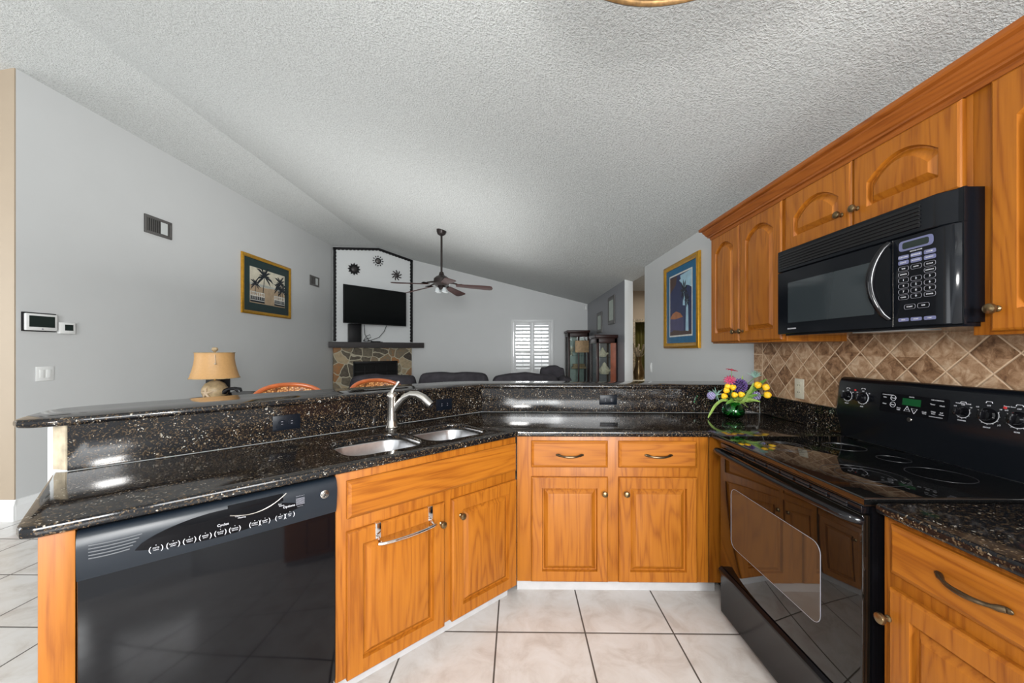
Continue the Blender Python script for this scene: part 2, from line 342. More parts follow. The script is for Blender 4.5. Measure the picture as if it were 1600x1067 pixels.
# ------------------------------------------------------------------ mesh helpers
class MB:
    def __init__(s): s.bm = bmesh.new(); s.mi = 0
    def _merge(s, tb, mat=None, mi=None):
        if mat is not None: bmesh.ops.transform(tb, matrix=mat, verts=tb.verts)
        i = s.mi if mi is None else mi
        for f in tb.faces: f.material_index = i
        me = bpy.data.meshes.new('tmp'); tb.to_mesh(me); tb.free()
        s.bm.from_mesh(me); bpy.data.meshes.remove(me); return s
    def box(s, x0, x1, y0, y1, z0, z1, bev=0.0, mi=None, mat=None, seg=2):
        tb = bmesh.new(); bmesh.ops.create_cube(tb, size=1.0)
        bmesh.ops.transform(tb, matrix=Matrix.Translation(((x0+x1)/2, (y0+y1)/2, (z0+z1)/2)) @ Matrix.Diagonal((abs(x1-x0), abs(y1-y0), abs(z1-z0), 1)), verts=tb.verts)
        if bev: bmesh.ops.bevel(tb, geom=tb.edges[:], offset=bev, segments=seg, affect='EDGES', profile=0.5)
        return s._merge(tb, mat, mi)
    def prism(s, pts, z0, z1, bev=0.0, mi=None, mat=None, seg=2, vert_bev=False):
        """polygon (list of xy) extruded z0..z1"""
        tb = bmesh.new()
        vb = [tb.verts.new((p[0], p[1], z0)) for p in pts]; vt = [tb.verts.new((p[0], p[1], z1)) for p in pts]
        n = len(pts)
        tb.faces.new(vb[::-1]); tb.faces.new(vt)
        for i in range(n): tb.faces.new((vb[i], vb[(i+1) % n], vt[(i+1) % n], vt[i]))
        bmesh.ops.recalc_face_normals(tb, faces=tb.faces[:])
        if bev:
            ed = [e for e in tb.edges if abs(e.verts[0].co.z-e.verts[1].co.z) < 1e-6 or vert_bev]
            bmesh.ops.bevel(tb, geom=ed, offset=bev, segments=seg, affect='EDGES', profile=0.5)
        return s._merge(tb, mat, mi)
    def loops(s, ls, mi=None, mat=None, cap0=True, cap1=True, closed=True):
        tb = bmesh.new(); vl = [[tb.verts.new(p) for p in l] for l in ls]
        n = len(ls[0]); rng = n if closed else n-1
        for a, b in zip(vl[:-1], vl[1:]):
            for i in range(rng):
                try: tb.faces.new((a[i], a[(i+1) % n], b[(i+1) % n], b[i]))
                except ValueError: pass
        if cap0: tb.faces.new(vl[0][::-1])
        if cap1: tb.faces.new(vl[-1])
        bmesh.ops.recalc_face_normals(tb, faces=tb.faces[:])
        return s._merge(tb, mat, mi)
    def lathe(s, prof, c=(0, 0, 0), axis='z', seg=24, mi=None, mat=None, sx=1, sy=1):
        """prof: list of (r, h) along the axis from c"""
        ls = []
        for r, h in prof:
            r = max(r, 1e-5)
            ls.append([(sx*r*math.cos(2*PI*i/seg), sy*r*math.sin(2*PI*i/seg), h) for i in range(seg)])
        rot = {'z': Matrix.Identity(4), 'y': Matrix.Rotation(-PI/2, 4, 'X'), '-y': Matrix.Rotation(PI/2, 4, 'X'),
               'x': Matrix.Rotation(PI/2, 4, 'Y'), '-x': Matrix.Rotation(-PI/2, 4, 'Y'), '-z': Matrix.Rotation(PI, 4, 'X')}[axis]
        m = Matrix.Translation(c) @ rot
        if mat is not None: m = mat @ m
        return s.loops(ls, mi, m)
    def tube(s, pts, r, seg=10, mi=None, mat=None, flatz=1.0):
        pts = [Vector(p) for p in pts]; n = len(pts)
        rs = r if isinstance(r, (list, tuple)) else [r]*n
        ls = []; up = None
        for i, p in enumerate(pts):
            t = (pts[min(i+1, n-1)]-pts[max(i-1, 0)]).normalized()
            if up is None:
                up = Vector((0, 0, 1)) if abs(t.z) < 0.9 else Vector((1, 0, 0))
            sd = t.cross(up).normalized(); up = sd.cross(t).normalized()
            ls.append([tuple(p+rs[i]*(math.cos(2*PI*k/seg)*sd+flatz*math.sin(2*PI*k/seg)*up)) for k in range(seg)])
        return s.loops(ls, mi, mat)
    def ball(s, c, r, mi=None, seg=16, sc=(1, 1, 1), mat=None):
        tb = bmesh.new(); bmesh.ops.create_uvsphere(tb, u_segments=seg, v_segments=max(6, seg//2), radius=r)
        m = Matrix.Translation(c) @ Matrix.Diagonal((*sc, 1))
        if mat is not None: m = mat @ m
        return s._merge(tb, m, mi)
    def text(s, body, size, mat, mi=None, ext=0.0004, align='CENTER'):
        cu = bpy.data.curves.new('t', 'FONT'); cu.body = body; cu.size = size; cu.extrude = ext
        cu.align_x = align; cu.align_y = 'CENTER'; cu.resolution_u = 2
        o = bpy.data.objects.new('t', cu); me = bpy.data.meshes.new_from_object(o)
        tb = bmesh.new(); tb.from_mesh(me); bpy.data.objects.remove(o); bpy.data.curves.remove(cu); bpy.data.meshes.remove(me)
        return s._merge(tb, mat, mi)
    def done(s, name, mats, parent=None, loc=(0, 0, 0), rotz=0.0, smooth=35, sub=0):
        me = bpy.data.meshes.new(name); s.bm.to_mesh(me); s.bm.free()
        for m in (mats if isinstance(mats, (list, tuple)) else [mats]): me.materials.append(M[m])
        o = bpy.data.objects.new(name, me); COL.objects.link(o); o.location = loc; o.rotation_euler = (0, 0, rotz)
        if smooth:
            for p in me.polygons: p.use_smooth = True
            me.set_sharp_from_angle(angle=R(smooth))
        if sub:
            md = o.modifiers.new('sub', 'SUBSURF'); md.levels = sub; md.render_levels = sub
        if parent: o.parent = parent
        return o

def tag(o, label, cat=None, group=None, kind=None):
    o['label'] = label
    if cat: o['category'] = cat
    if group: o['group'] = group
    if kind: o['kind'] = kind
    return o
def thing(name, label, cat, loc=(0, 0, 0), rotz=0.0, group=None):
    o = bpy.data.objects.new(name, None); COL.objects.link(o); o.empty_display_size = 0.1
    o.location = loc; o.rotation_euler = (0, 0, rotz); return tag(o, label, cat, group)
def struct(o, label): o['kind'] = 'structure'; o['label'] = label; return o
# text lying on a local face y = const, read from -y
def facemat(x, y, z, scale=1.0, shear=0.0): return Matrix.Translation((x, y, z)) @ Matrix.Rotation(PI/2, 4, 'X') @ Matrix.Scale(scale, 4)

# ------------------------------------------------------------------ plan constants
XR = 1.70                      # right wall face
XL = -3.98                     # left wall face
YF = 9.14                      # far wall face
ZW, RX, RZ = 2.46, -3.20, 3.715   # right wall top, ridge x and z
SL = (RZ-ZW)/(XR-RX)
def zc(x): return RZ-(x-RX)*SL if x >= RX else RZ-(RX-x)*0.165
ANG = R(43.0)
CX, CY = -0.008, 2.038         # inner corner of the base cabinets (face plane)
U = Vector((math.cos(ANG), math.sin(ANG), 0)); N = Vector((-math.sin(ANG), math.cos(ANG), 0))
def SP(x, y, z=0.0): v = Vector((CX, CY, z))+U*x+N*y; return (v.x, v.y, v.z)
P1, P2, P3 = (-1.613, 1.332), (-0.250, 2.662), (XR, 2.636)      # front line of the granite upstand
CT0, CT1 = 0.886, 0.916        # worktop
BT0, BT1 = 1.082, 1.112        # raised bar

# ------------------------------------------------------------------ structure
struct(MB().box(-8, 6, -4, 12, -0.1, 0).done('floor', 'floor'), 'pale beige square ceramic floor tiles with dark grout')
b = MB()
for xa, xb in ((RX, XR+0.12), (-8, RX)):
    pts = [(xa, zc(xa)), (xb, zc(xb)), (xb, zc(xb)+0.12), (xa, zc(xa)+0.12)]
    b.loops([[(p[0], -2.2, p[1]) for p in pts], [(p[0], YF+0.12, p[1]) for p in pts]])
struct(b.done('ceiling', 'ceiling', smooth=0), 'white popcorn textured vaulted ceiling')
b = MB(); b.box(XR+0.12, 4.2, 4.4, 8.2, 2.46, 2.56)
struct(b.done('ceiling_hall', 'ceiling', smooth=0), 'flat textured hallway ceiling')
def wall_slab(name, mat, poly_yz, x0, x1, label):
    b = MB(); b.loops([[(x0, p[0], p[1]) for p in poly_yz], [(x1, p[0], p[1]) for p in poly_yz]])
    return struct(b.done(name, mat, smooth=0), label)
wall_slab('wall_left', 'wall', [(2.945, 0), (YF, 0), (YF, zc(XL)+0.05), (2.945, zc(XL)+0.05)], XL, XL-0.14, 'long light grey living room wall')
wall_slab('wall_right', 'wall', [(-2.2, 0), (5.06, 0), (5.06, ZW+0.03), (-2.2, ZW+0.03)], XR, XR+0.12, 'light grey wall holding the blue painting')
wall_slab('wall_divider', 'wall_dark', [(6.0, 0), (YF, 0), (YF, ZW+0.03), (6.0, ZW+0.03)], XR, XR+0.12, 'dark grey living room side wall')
struct(MB().box(XR-0.004, XR+0.124, 5.975, 6.0, 0, ZW+0.02, 0.004).done('trim_1', 'wall_white'), 'white end face of the dark grey wall')
struct(MB().box(-8, XL-0.14, 2.945, 3.085, 0, 3.4).done('wall_entry', 'wall_beige'), 'beige wall beyond the left corner')
# corner return between the entry wall and the left wall
struct(MB().box(XL-0.14, XL-0.001, 2.935, 2.944, 0, zc(XL)).done('trim_2', 'wall_beige'), 'beige painted wall corner edge')
# far wall with window hole
b = MB(); wx0, wx1, wz0, wz1 = -0.09, 0.815, 0.83, 2.03
def fw(xa, xb, za, zb_fn):
    b.loops([[(xa, y, za), (xb, y, za), (xb, y, zb_fn(xb)), (xa, y, zb_fn(xa))] for y in (YF, YF+0.12)])
top = lambda x: zc(x)+0.04
fw(XL-0.14, RX, 0, top); fw(RX, wx0, 0, top); fw(wx1, XR+0.12, 0, top)
fw(wx0, wx1, 0, lambda x: wz0); fw(wx0, wx1, wz1, top)
struct(b.done('wall_far', 'wall', smooth=0), 'light grey gable wall with the shuttered window')
struct(MB().box(-9, 9, 12, 40, -0.15, -0.05).done('ground', 'ground'), 'pale paving outside the window')
# hall
struct(MB().box(XR+0.12, 2.14, 7.1, 7.2, 0, 2.46).box(2.62, 4.2, 7.1, 7.2, 0, 2.46).box(2.14, 2.62, 7.1, 7.2, 1.93, 2.46).done('wall_hall', 'wall_beige', smooth=0), 'beige hallway wall')
struct(MB().box(4.1, 4.2, 4.4, 7.1, 0, 2.46).box(XR+0.12, 4.2, 4.3, 4.4, 0, 2.46).done('wall_hall_side', 'wall_beige', smooth=0), 'beige hallway side wall')
b = MB().box(2.14, 2.20, 7.06, 7.1, 0, 1.93, 0.004).box(2.56, 2.62, 7.06, 7.1, 0, 1.93, 0.004).box(2.20, 2.56, 7.06, 7.1, 1.87, 1.93, 0.004)
d = struct(b.done('door_1', 'mottled'), 'hallway doorway with mottled tan frame')
struct(MB().box(1.9, 3.1, 8.1, 8.2, 0, 2.46).box(1.9, 2.0, 7.2, 8.1, 0, 2.46).box(3.0, 3.1, 7.2, 8.1, 0, 2.46).done('wall_bath', 'wall_beige', smooth=0), 'wall behind the olive curtain')
ls = []
for z in (0.05, 1.0, 1.90):
    ls.append([(2.16+0.5*i/40, 7.42+0.025*math.sin(i*1.15), z) for i in range(41)]+[(2.16+0.5*i/40, 7.426+0.025*math.sin(i*1.15), z) for i in range(40, -1, -1)])
b = MB().loops(ls)
tag(b.done('curtain', 'olive', smooth=60), 'olive green curtain hanging in the hallway doorway', 'curtain')
b = MB().lathe([(0.0, 0), (0.07, 0.0), (0.09, 0.12), (0.05, 0.26), (0.035, 0.34), (0.05, 0.38), (0.0, 0.38)])
hv = thing('dried_arrangement', 'brown dried flower arrangement in front of the olive curtain', 'plant', (2.02, 6.3, 0.86))
b.done('vase', 'bronze_gold', hv)
b = MB()
for i in range(14):
    a = i*2.4; r = 0.03+0.008*i
    b.tube([(0, 0, 0.34), (r*0.6*math.cos(a), r*0.6*math.sin(a), 0.42), (r*math.cos(a), r*math.sin(a), 0.46+0.012*i)], [0.004, 0.006, 0.014], 6)
b.done('stems', 'mottled', hv)
hs = thing('hall_console', 'small cream console table in the hallway', 'table', (2.08, 6.3, 0))
MB().box(-0.22, 0.3, -0.18, 0.18, 0.82, 0.86, 0.005).done('tabletop', 'cream_plastic', hs)
for sx in (-0.19, 0.27):
    for sy in (-0.15, 0.15): MB().box(sx-0.02, sx+0.02, sy-0.02, sy+0.02, 0, 0.82, 0.003).done('leg', 'cream_plastic', hs)
# baseboards: profile extruded
def baseboard(name, p, q, label, side):
    p, q = Vector((*p, 0)), Vector((*q, 0)); d = (q-p).normalized(); n = Vector((-d.y, d.x, 0))*side
    prof = [(0, 0), (0.018, 0), (0.018, 0.115), (0.012, 0.135), (0.008, 0.16), (0, 0.165)]
    b = MB(); b.loops([[tuple(e+n*a+Vector((0, 0, h))) for a, h in prof] for e in (p, q)])
    return struct(b.done(name, 'trim', smooth=0), label)
baseboard('baseboard_left', (XL+0.001, 2.93), (XL+0.001, 8.0), 'white baseboard along the grey wall', -1)
baseboard('baseboard_entry', (-8, 2.933), (XL+0.018, 2.933), 'white baseboard along the beige wall', -1)
baseboard('baseboard_far', (-2.4, YF-0.001), (XR, YF-0.001), 'white baseboard under the window', -1)
baseboard('baseboard_right', (XR-0.001, 2.9), (XR-0.001, 5.05), 'white baseboard under the blue painting', 1)

# backsplash tiles on the right wall
b = MB().box(XR-0.012, XR-0.0005, -1.0, 2.715, 1.045, 1.46)
struct(b.done('wall_backsplash', 'diamond', smooth=0), 'brown travertine tiles laid in diamonds above the range')

# knee wall under the raised bar
dn = Vector((-0.7, 0.714)).normalized()
def off(p, d): return (p[0]+dn.x*d, p[1]+dn.y*d)
a1 = off(P1, 0.021); a2 = (P2[0]-0.009, P2[1]+0.021); a3 = (XR-0.001, P3[1]+0.021)
k2 = (P2[0]-0.06, P2[1]+0.14); k3 = (XR-0.001, P3[1]+0.14)
k1 = (P1[0]-0.107, P1[1]+0.028); k1b = (k1[0]-0.01, k1[1]+0.03)
b = MB().prism([a1, a2, a3, k3, k2, k1b, k1], 0.0, BT0-0.001, 0)
struct(b.done('wall_peninsula', 'wall_white', smooth=0), 'white knee wall carrying the raised granite bar')
b = MB()
e0 = Vector((a1[0], a1[1], 0)); e1 = Vector((k1[0], k1[1], 0)); dd = (e1-e0)
nn = Vector((dd.y, -dd.x, 0)).normalized()*-1
if nn.y > 0: nn = -nn
q0, q1 = e0+dd*0.02, e0+dd*0.64
b.prism([tuple(v.xy) for v in (q0, q1, q1+nn*0.006, q0+nn*0.006)], CT1+0.001, BT0-0.003, 0)
struct(b.done('trim_3', 'raw_board', smooth=0), 'unpainted board strip on the peninsula wall end')

# ------------------------------------------------------------------ window with plantation shutters
wn = struct(MB().box(wx0-0.06, wx0, YF-0.03, YF+0.1, wz0-0.06, wz1+0.06, 0.004).box(wx1, wx1+0.06, YF-0.03, YF+0.1, wz0-0.06, wz1+0.06, 0.004)
            .box(wx0, wx1, YF-0.03, YF+0.1, wz1, wz1+0.06, 0.004).box(wx0, wx1, YF-0.03, YF+0.1, wz0-0.06, wz0, 0.004).done('window_1', 'trim'), 'white shuttered window on the far wall')
mid = (wx0+wx1)/2
for xa, xb in ((wx0+0.004, mid-0.003), (mid+0.003, wx1-0.004)):
    b = MB(); st = 0.055
    b.box(xa, xa+st, YF-0.02, YF+0.01, wz0, wz1, 0.003).box(xb-st, xb, YF-0.02, YF+0.01, wz0, wz1, 0.003)
    for z in (wz0, 1.27, wz1-0.075): b.box(xa+st, xb-st, YF-0.02, YF+0.01, z, z+0.075, 0.003)
    sp = b.done('shutter_panel', 'trim', wn)
    b = MB()
    for za, zb in ((wz0+0.075, 1.27), (1.345, wz1-0.075)):
        n = max(3, int(round((zb-za)/0.088)))
        for i in range(n):
            z = za+(i+0.5)*(zb-za)/n
            b.box(xa+st, xb-st, -0.034, 0.034, -0.004, 0.004, 0.002, mat=Matrix.Translation((0, YF-0.005, z)) @ Matrix.Rotation(R(-32), 4, 'X'))
        b.box((xa+xb)/2-0.006, (xa+xb)/2+0.006, YF-0.05, YF-0.04, za+0.02, zb-0.02, 0.002)
    b.done('louvres', 'trim', sp)
MB().box(wx0, wx1, YF+0.08, YF+0.086, wz0, wz1).done('pane', 'pane', wn)

# ------------------------------------------------------------------ fireplace corner
DA = math.atan2(1.04, 1.44); DO = (XL, 8.1)
DL = math.hypot(1.44, 1.04)
DU = Vector((math.cos(DA), math.sin(DA))); DN = Vector((-math.sin(DA), math.cos(DA)))
def dz(t): return zc(DO[0]+DU.x*t)
tp = (RX-DO[0])/DU.x
b = MB()
poly = [(0.0, 0), (DL, 0), (DL, dz(DL)+0.01), (tp, dz(tp)+0.01), (0.0, dz(0)+0.01)]
b.loops([[(p[0], y, p[1]) for p in poly] for y in (0.0, 0.02)])
struct(b.done('wall_chimney', 'wall_white', None, (*DO, 0), DA, smooth=0), 'white diagonal chimney wall above the fireplace')
# scalloped dark border
def scallop(p, q, inward, w=0.05, step=0.075):
    p, q = Vector(p), Vector(q); L = (q-p).length; d = (q-p)/L; n = Vector(inward)
    k = max(2, int(L/step)); pts = [tuple(p), tuple(q)]
    m = k*6
    for i in range(m, -1, -1):
        s_ = i/m*L; pts.append(tuple(p+d*s_+n*(w+0.014*abs(math.sin(PI*i/6)))))
    return pts
b = MB(); fl = Matrix.Translation((0, 0, 0)) @ Matrix.Rotation(PI/2, 4, 'X')
for p, q, nn_ in (((0.004, 1.54), (0.004, dz(0)-0.01), (1, 0)), ((0.0, dz(0)-0.012), (tp, dz(tp)-0.012), (0.0, -1)),
                  ((tp, dz(tp)-0.012), (DL, dz(DL)-0.012), (-0.0, -1)), ((DL-0.004, dz(DL)-0.01), (DL-0.004, 1.54), (-1, 0))):
    b.prism(scallop(p, q, nn_), 0.001, 0.02, mat=fl)
struct(b.done('trim_4', 'black_matte', None, (*DO, 0), DA, smooth=0), 'dark scalloped border around the chimney wall')
fp = thing('fireplace', 'corner stone fireplace with dark mantel shelf under the television', 'fireplace', (*DO, 0), DA)
b = MB(); sy0, sy1 = -0.06, 0.0
fx0, fx1, fz0, fz1 = 0.40, 1.39, 0.35, 1.10
b.box(0.0, fx0, sy0, sy1-0.001, 0, 1.40).box(fx1, DL-0.045, sy0, sy1-0.001, 0, 1.40).box(fx0, fx1, sy0, sy1-0.001, fz1, 1.40).box(fx0, fx1, sy0, sy1-0.001, 0, fz0)
b.done('stone_surround', 'stone', fp, smooth=0)
b = MB().box(fx0, fx1, -0.012, -0.002, fz0, fz1); b.done('firebox', 'void', fp)
b = MB().box(fx0, fx1, sy0-0.012, sy0, fz1-0.05, fz1, 0.003).box(fx0, fx0+0.03, sy0-0.012, sy0, fz0, fz1, 0.003).box(fx1-0.03, fx1, sy0-0.012, sy0, fz0, fz1, 0.003)
for i in range(1, 4): b.box(fx0+i*(fx1-fx0)/4-0.008, fx0+i*(fx1-fx0)/4+0.008, sy0-0.01, sy0-0.002, fz0, fz1-0.11, 0.002)
b.box(fx0+0.03, fx1-0.03, sy0-0.01, sy0-0.002, fz1-0.24, fz1-0.225, 0.002)
b.done('fire_screen', 'black_matte', fp)
MB().prism([(-0.12, -0.20), (1.99, -0.20), (1.985, -0.15), (DL+0.02, -0.003), (0.02, -0.003)], 1.402, 1.528, 0.006).done('mantel_shelf', 'mantel', fp)
MB().box(0.5, 1.3, -0.5, -0.06, 0.0, 0.3, 0.01).done('hearth', 'stone', fp)

def DP(t, o, z=0): return (DO[0]+DU.x*t-DN.x*o, DO[1]+DU.y*t-DN.y*o, z)
# sun ornaments
def sun(name_lbl, t, z, r, n, style):
    o = thing('sun_ornament', name_lbl, 'wall ornament', DP(t, 0.012, z), DA, None)
    b = MB()
    b.lathe([(0.0, 0), (r*0.42, 0), (r*0.42, 0.012), (r*0.3, 0.022), (0.0, 0.026)], (0, 0, 0), '-y', 20)
    b.done('disc', 'mantel' if style != 1 else 'vent', o)
    b = MB()
    if style == 1: b.tube([(r*0.45*math.cos(a), -0.01, r*0.45*math.sin(a)) for a in [2*PI*i/24 for i in range(25)]], 0.012, 6)
    for i in range(n):
        a = 2*PI*i/n
        if style == 0:
            pts = [(0.38, -0.16), (0.7, -0.17), (1.0, 0), (0.7, 0.17), (0.38, 0.16)]
        elif style == 1:
            pts = [(0.66, -0.03), (0.8, -0.10), (1.0, 0), (0.8, 0.10), (0.66, 0.03)]
        else:
            pts = [(0.38, -0.10), (0.7, -0.02), (1.0, 0.22), (0.86, 0.34), (0.6, 0.16), (0.38, 0.12)]
        ca, sa = math.cos(a), math.sin(a)
        P = [(r*(p[0]*ca-p[1]*sa), r*(p[0]*sa+p[1]*ca)) for p in pts]
        b.prism(P, 0.002, 0.010, mat=fl)
    b.done('rays', 'black_matte' if style != 2 else 'mantel', o, smooth=0)
sun('dark metal sun with twelve broad rays, leftmost of the three', 0.43, 3.15, 0.14, 12, 0)
sun('metal sun ornament with pale disc and small detached ray tips', 0.95, 3.40, 0.13, 12, 1)
sun('dark metal sun with curled rays beside the fan blade', 1.38, 3.12, 0.125, 9, 2)

# television
tl, tr = Vector((-3.49, 7.55)), Vector((-2.57, 8.72)); ta = math.atan2(tr.y-tl.y, tr.x-tl.x); tw = (tr-tl).length
tv = thing('television', 'large flat black television tilted out on a wall arm', 'television', (tl.x, tl.y, 1.90), ta)
MB().box(0, tw, 0, 0.035, 0, 0.785, 0.006).done('housing', 'black_matte', tv)
MB().box(0.012, tw-0.012, -0.003, 0.0, 0.018, 0.773).done('screen', 'tv', tv)
am = MB()
p0 = Vector((tw*0.55, 0.035, 0.42))
ci, si = math.cos(-ta), math.sin(-ta)
wl = Vector(DP(1.0, 0.02, 2.32))-Vector((tl.x, tl.y, 1.90)); w_l = Vector((wl.x*ci-wl.y*si, wl.x*si+wl.y*ci, wl.z))
am.tube([p0, (p0+w_l)/2+Vector((0.1, 0, 0)), w_l], 0.025, 8).box(tw*0.55-0.15, tw*0.55+0.15, 0.035, 0.06, 0.25, 0.6, 0.004)
am.done('wall_arm', 'black_matte', tv)
c = DP(0.42, 0.105, 1.5285)
tag(MB().box(-0.13, 0.13, -0.07, 0.07, 0, 0.40, 0.006).done('speaker', 'black_matte', None, c, DA), 'black upright speaker box standing on the mantel', 'speaker')
b = MB()
b.tube([DP(0.62, 0.12, 1.92), DP(0.63, 0.13, 1.7), DP(0.70, 0.15, 1.58), DP(0.82, 0.16, 1.536), DP(0.95, 0.14, 1.536)], 0.006, 6)
b.tube([DP(1.12, 0.10, 1.92), DP(1.06, 0.11, 1.78), DP(0.94, 0.13, 1.64), DP(0.75, 0.15, 1.57), DP(0.62, 0.14, 1.545)], 0.006, 6)
b.tube([DP(0.60, 0.10, 1.545), DP(0.66, 0.12, 1.66), DP(0.74, 0.12, 1.70), DP(0.76, 0.13, 1.63), DP(0.66, 0.14, 1.60), DP(0.60, 0.14, 1.56), DP(0.78, 0.15, 1.537), DP(1.02, 0.14, 1.537)], 0.006, 6)
tag(b.done('cable', 'black_matte'), 'tangled black cables trailing from the television to the mantel', 'cable')
tag(MB().box(-0.10, 0.10, -0.03, 0.03, 0, 0.025, 0.004).done('media_box', 'black_matte', None, DP(0.88, 0.08, 1.5285), DA), 'small flat black media box under the television cables', 'media box')

# ------------------------------------------------------------------ doors and cabinets
def door_mb(w, h, x, z, arch=False, t=0.021, fr=0.062):
    """raised panel door, lower left corner at x, z, face towards -y"""
    NP = 17
    def loop(a, y, arched):
        r = (0.16*w if arched else 0.0)
        x0, x1, z0, z1 = a, w-a, a, h-a
        if arched: z1 -= r*0.55
        P = [(x0, z0), (x1, z0)]
        for i in range(NP):
            s_ = i/(NP-1); u_ = 1-(2*s_-1)**2
            P.append((x1+(x0-x1)*s_, z1-(0 if not arched else r*0.45)+(r*u_ if arched else 0)))
        return [(x+p[0], y, z+p[1]) for p in P]
    k = fr
    ls = [loop(0, -0.0005, False), loop(0, -t+0.007, False), loop(0.003, -t+0.003, False), loop(0.008, -t, False), loop(k-0.004, -t, arch), loop(k+0.000, -t+0.016, arch),
          loop(k+0.005, -t+0.0165, arch), loop(k+0.027, -t-0.0005, arch), loop(k+0.030, -t-0.001, arch)]
    return MB().loops(ls)
def slab_mb(w, h, x, z, t=0.021):
    def loop(a, y): return [(x+a, y, z+a), (x+w-a, y, z+a), (x+w-a, y, z+h-a), (x+a, y, z+h-a)]
    return MB().loops([loop(0, -0.0005), loop(0, -t+0.010), loop(0.004, -t+0.006), loop(0.014, -t), loop(0.020, -t)])
def knob_on(door, x, z, y=-0.021, r=0.0155):
    b = MB().lathe([(0.0, 0), (0.009, 0), (0.009, 0.003), (0.0055, 0.006), (0.005, 0.014), (r*0.9, 0.019), (r, 0.024), (r*0.9, 0.029), (r*0.5, 0.032), (0.0, 0.0325)], (x, y, z), '-y', 20)
    o = b.done('knob', 'bronze_gold', door); o['label'] = 'round bronze knob'; return o
def pull_on(dr, x, z, y=-0.021, L=0.125):
    b = MB(); pts, rs = [], []
    for i in range(17):
        s_ = i/16*2-1
        pts.append((x+s_*L/2, y-0.004-0.022*(1-abs(s_)**2.6), z-0.004*(1-s_*s_)*1.5))
        rs.append(0.0042+0.0022*(1-abs(s_))+(0.003 if abs(s_) > 0.82 else 0))
    b.tube(pts, rs, 10)
    for s_ in (-1, 1): b.ball((x+s_*(L/2+0.002), y-0.003, z), 0.0085, sc=(1.25, 0.5, 0.8), seg=12)
    o = b.done('pull', 'bronze', dr); o['label'] = 'curved dark bronze pull'; return o

def cab_body(x0, x1, z0, z1, depth, kick=0.0, stiles=(), rails=()):
    """carcass with a front frame; the face is at y = 0"""
    b = MB().box(x0, x1, 0.0, 0.019, z0, z1, 0.001)
    b.box(x0, x0+0.016, 0.019, depth, z0, z1).box(x1-0.016, x1, 0.019, depth, z0, z1).box(x0+0.016, x1-0.016, depth-0.01, depth, z0, z1)
    b.box(x0+0.016, x1-0.016, 0.019, depth-0.01, z0, z0+0.016)
    b.box(x0+0.016, x1-0.016, 0.019, depth-0.01, z1-0.012, z1)
    return b

KZ = 0.10; CZ = CT0-0.001
# --- diagonal sink base
sk = thing('sink_cabinet', 'honey wood diagonal sink cabinet with false drawer and two doors', 'cabinet', (CX, CY, 0), ANG)
b = MB().box(-0.922, -0.002, 0.0, 0.019, KZ-0.005, CZ, 0.001)
b.box(-0.922, -0.906, 0.019, 0.56, KZ, CZ).box(-0.018, -0.002, 0.019, 0.56, KZ, CZ).box(-0.906, -0.018, 0.55, 0.56, KZ, CZ).box(-0.906, -0.018, 0.019, 0.55, KZ, KZ+0.016)
b.done('body', 'wood', sk)
slab_mb(0.876, 0.145, -0.884, 0.706).done('false_drawer_front', 'woodh', sk, smooth=12)
dL = door_mb(0.43, 0.565, -0.885, 0.092).done('door', 'wood', sk, smooth=12); knob_on(dL, -0.478, 0.570)
dR = door_mb(0.408, 0.565, -0.416, 0.092).done('door', 'wood', sk, smooth=12); knob_on(dR, -0.372, 0.576)
MB().box(-0.922, -0.004, 0.062, 0.072, 0.001, KZ-0.006).done('toe_kick', 'kick_tile', sk)
# towel bar hanging over the left door
tb = thing('towel_bar', 'chrome over-door towel bar hooked on the left sink door', 'towel bar', SP(-0.65, -0.021, 0.645), ANG)
for sx in (-0.118, 0.118):
    b = MB().box(sx-0.011, sx+0.011, -0.0035, -0.0005, -0.045, 0.015, 0.001).box(sx-0.011, sx+0.011, -0.0035, 0.012, 0.014, 0.017, 0.001)
    b.tube([(sx, -0.003, -0.040), (sx, -0.018, -0.050), (sx*0.98, -0.034, -0.052)], 0.006, 8)
    b.done('bracket', 'chrome', tb)
pts = [(-0.128+0.256*i/20, -0.036-0.018*(1-(i/10-1)**2)**0.7 if 0 < i < 20 else -0.034, -0.052) for i in range(21)]
MB().tube(pts, 0.0062, 10).done('bar', 'chrome', tb)

# --- end panel left of dishwasher
ep = MB().box(-1.628, -1.566, 0.0, 0.54, 0.0, CZ, 0.001)
tag(ep.done('end_panel', 'wood', None, (CX, CY, 0), ANG), 'honey wood end panel left of the black dishwasher', 'cabinet panel')

# --- back base cabinet
bc = thing('base_cabinet', 'honey wood base cabinet with two drawers above two doors', 'cabinet', (0.0, 2.045, 0))
b = MB().box(0.000, 1.105, 0.0, 0.019, KZ, CZ, 0.001).box(0.0, 0.016, 0.019, 0.55, KZ, CZ).box(1.089, 1.105, 0.019, 0.55, KZ, CZ).box(0.016, 1.089, 0.54, 0.55, KZ, CZ).box(0.016, 1.089, 0.019, 0.54, KZ, KZ+0.016)
b.done('body', 'wood', bc)
MB().box(1.028, 1.032, -0.0012, 0.0, KZ, CZ).done('stile_groove', 'bronze', bc)
for x, w, kx in ((0.076, 0.411, 0.465), (0.545, 0.417, 0.581)):
    dr = slab_mb(w, 0.142, x, 0.720).done('drawer', 'woodh', bc, smooth=12); pull_on(dr, x+w/2, 0.790)
    dd_ = door_mb(w, 0.562, x, 0.107).done('door', 'wood', bc, smooth=12); knob_on(dd_, kx, 0.587)
MB().box(0.0, 1.105, 0.085, 0.095, 0.001, KZ-0.002).done('toe_kick', 'kick_tile', bc)

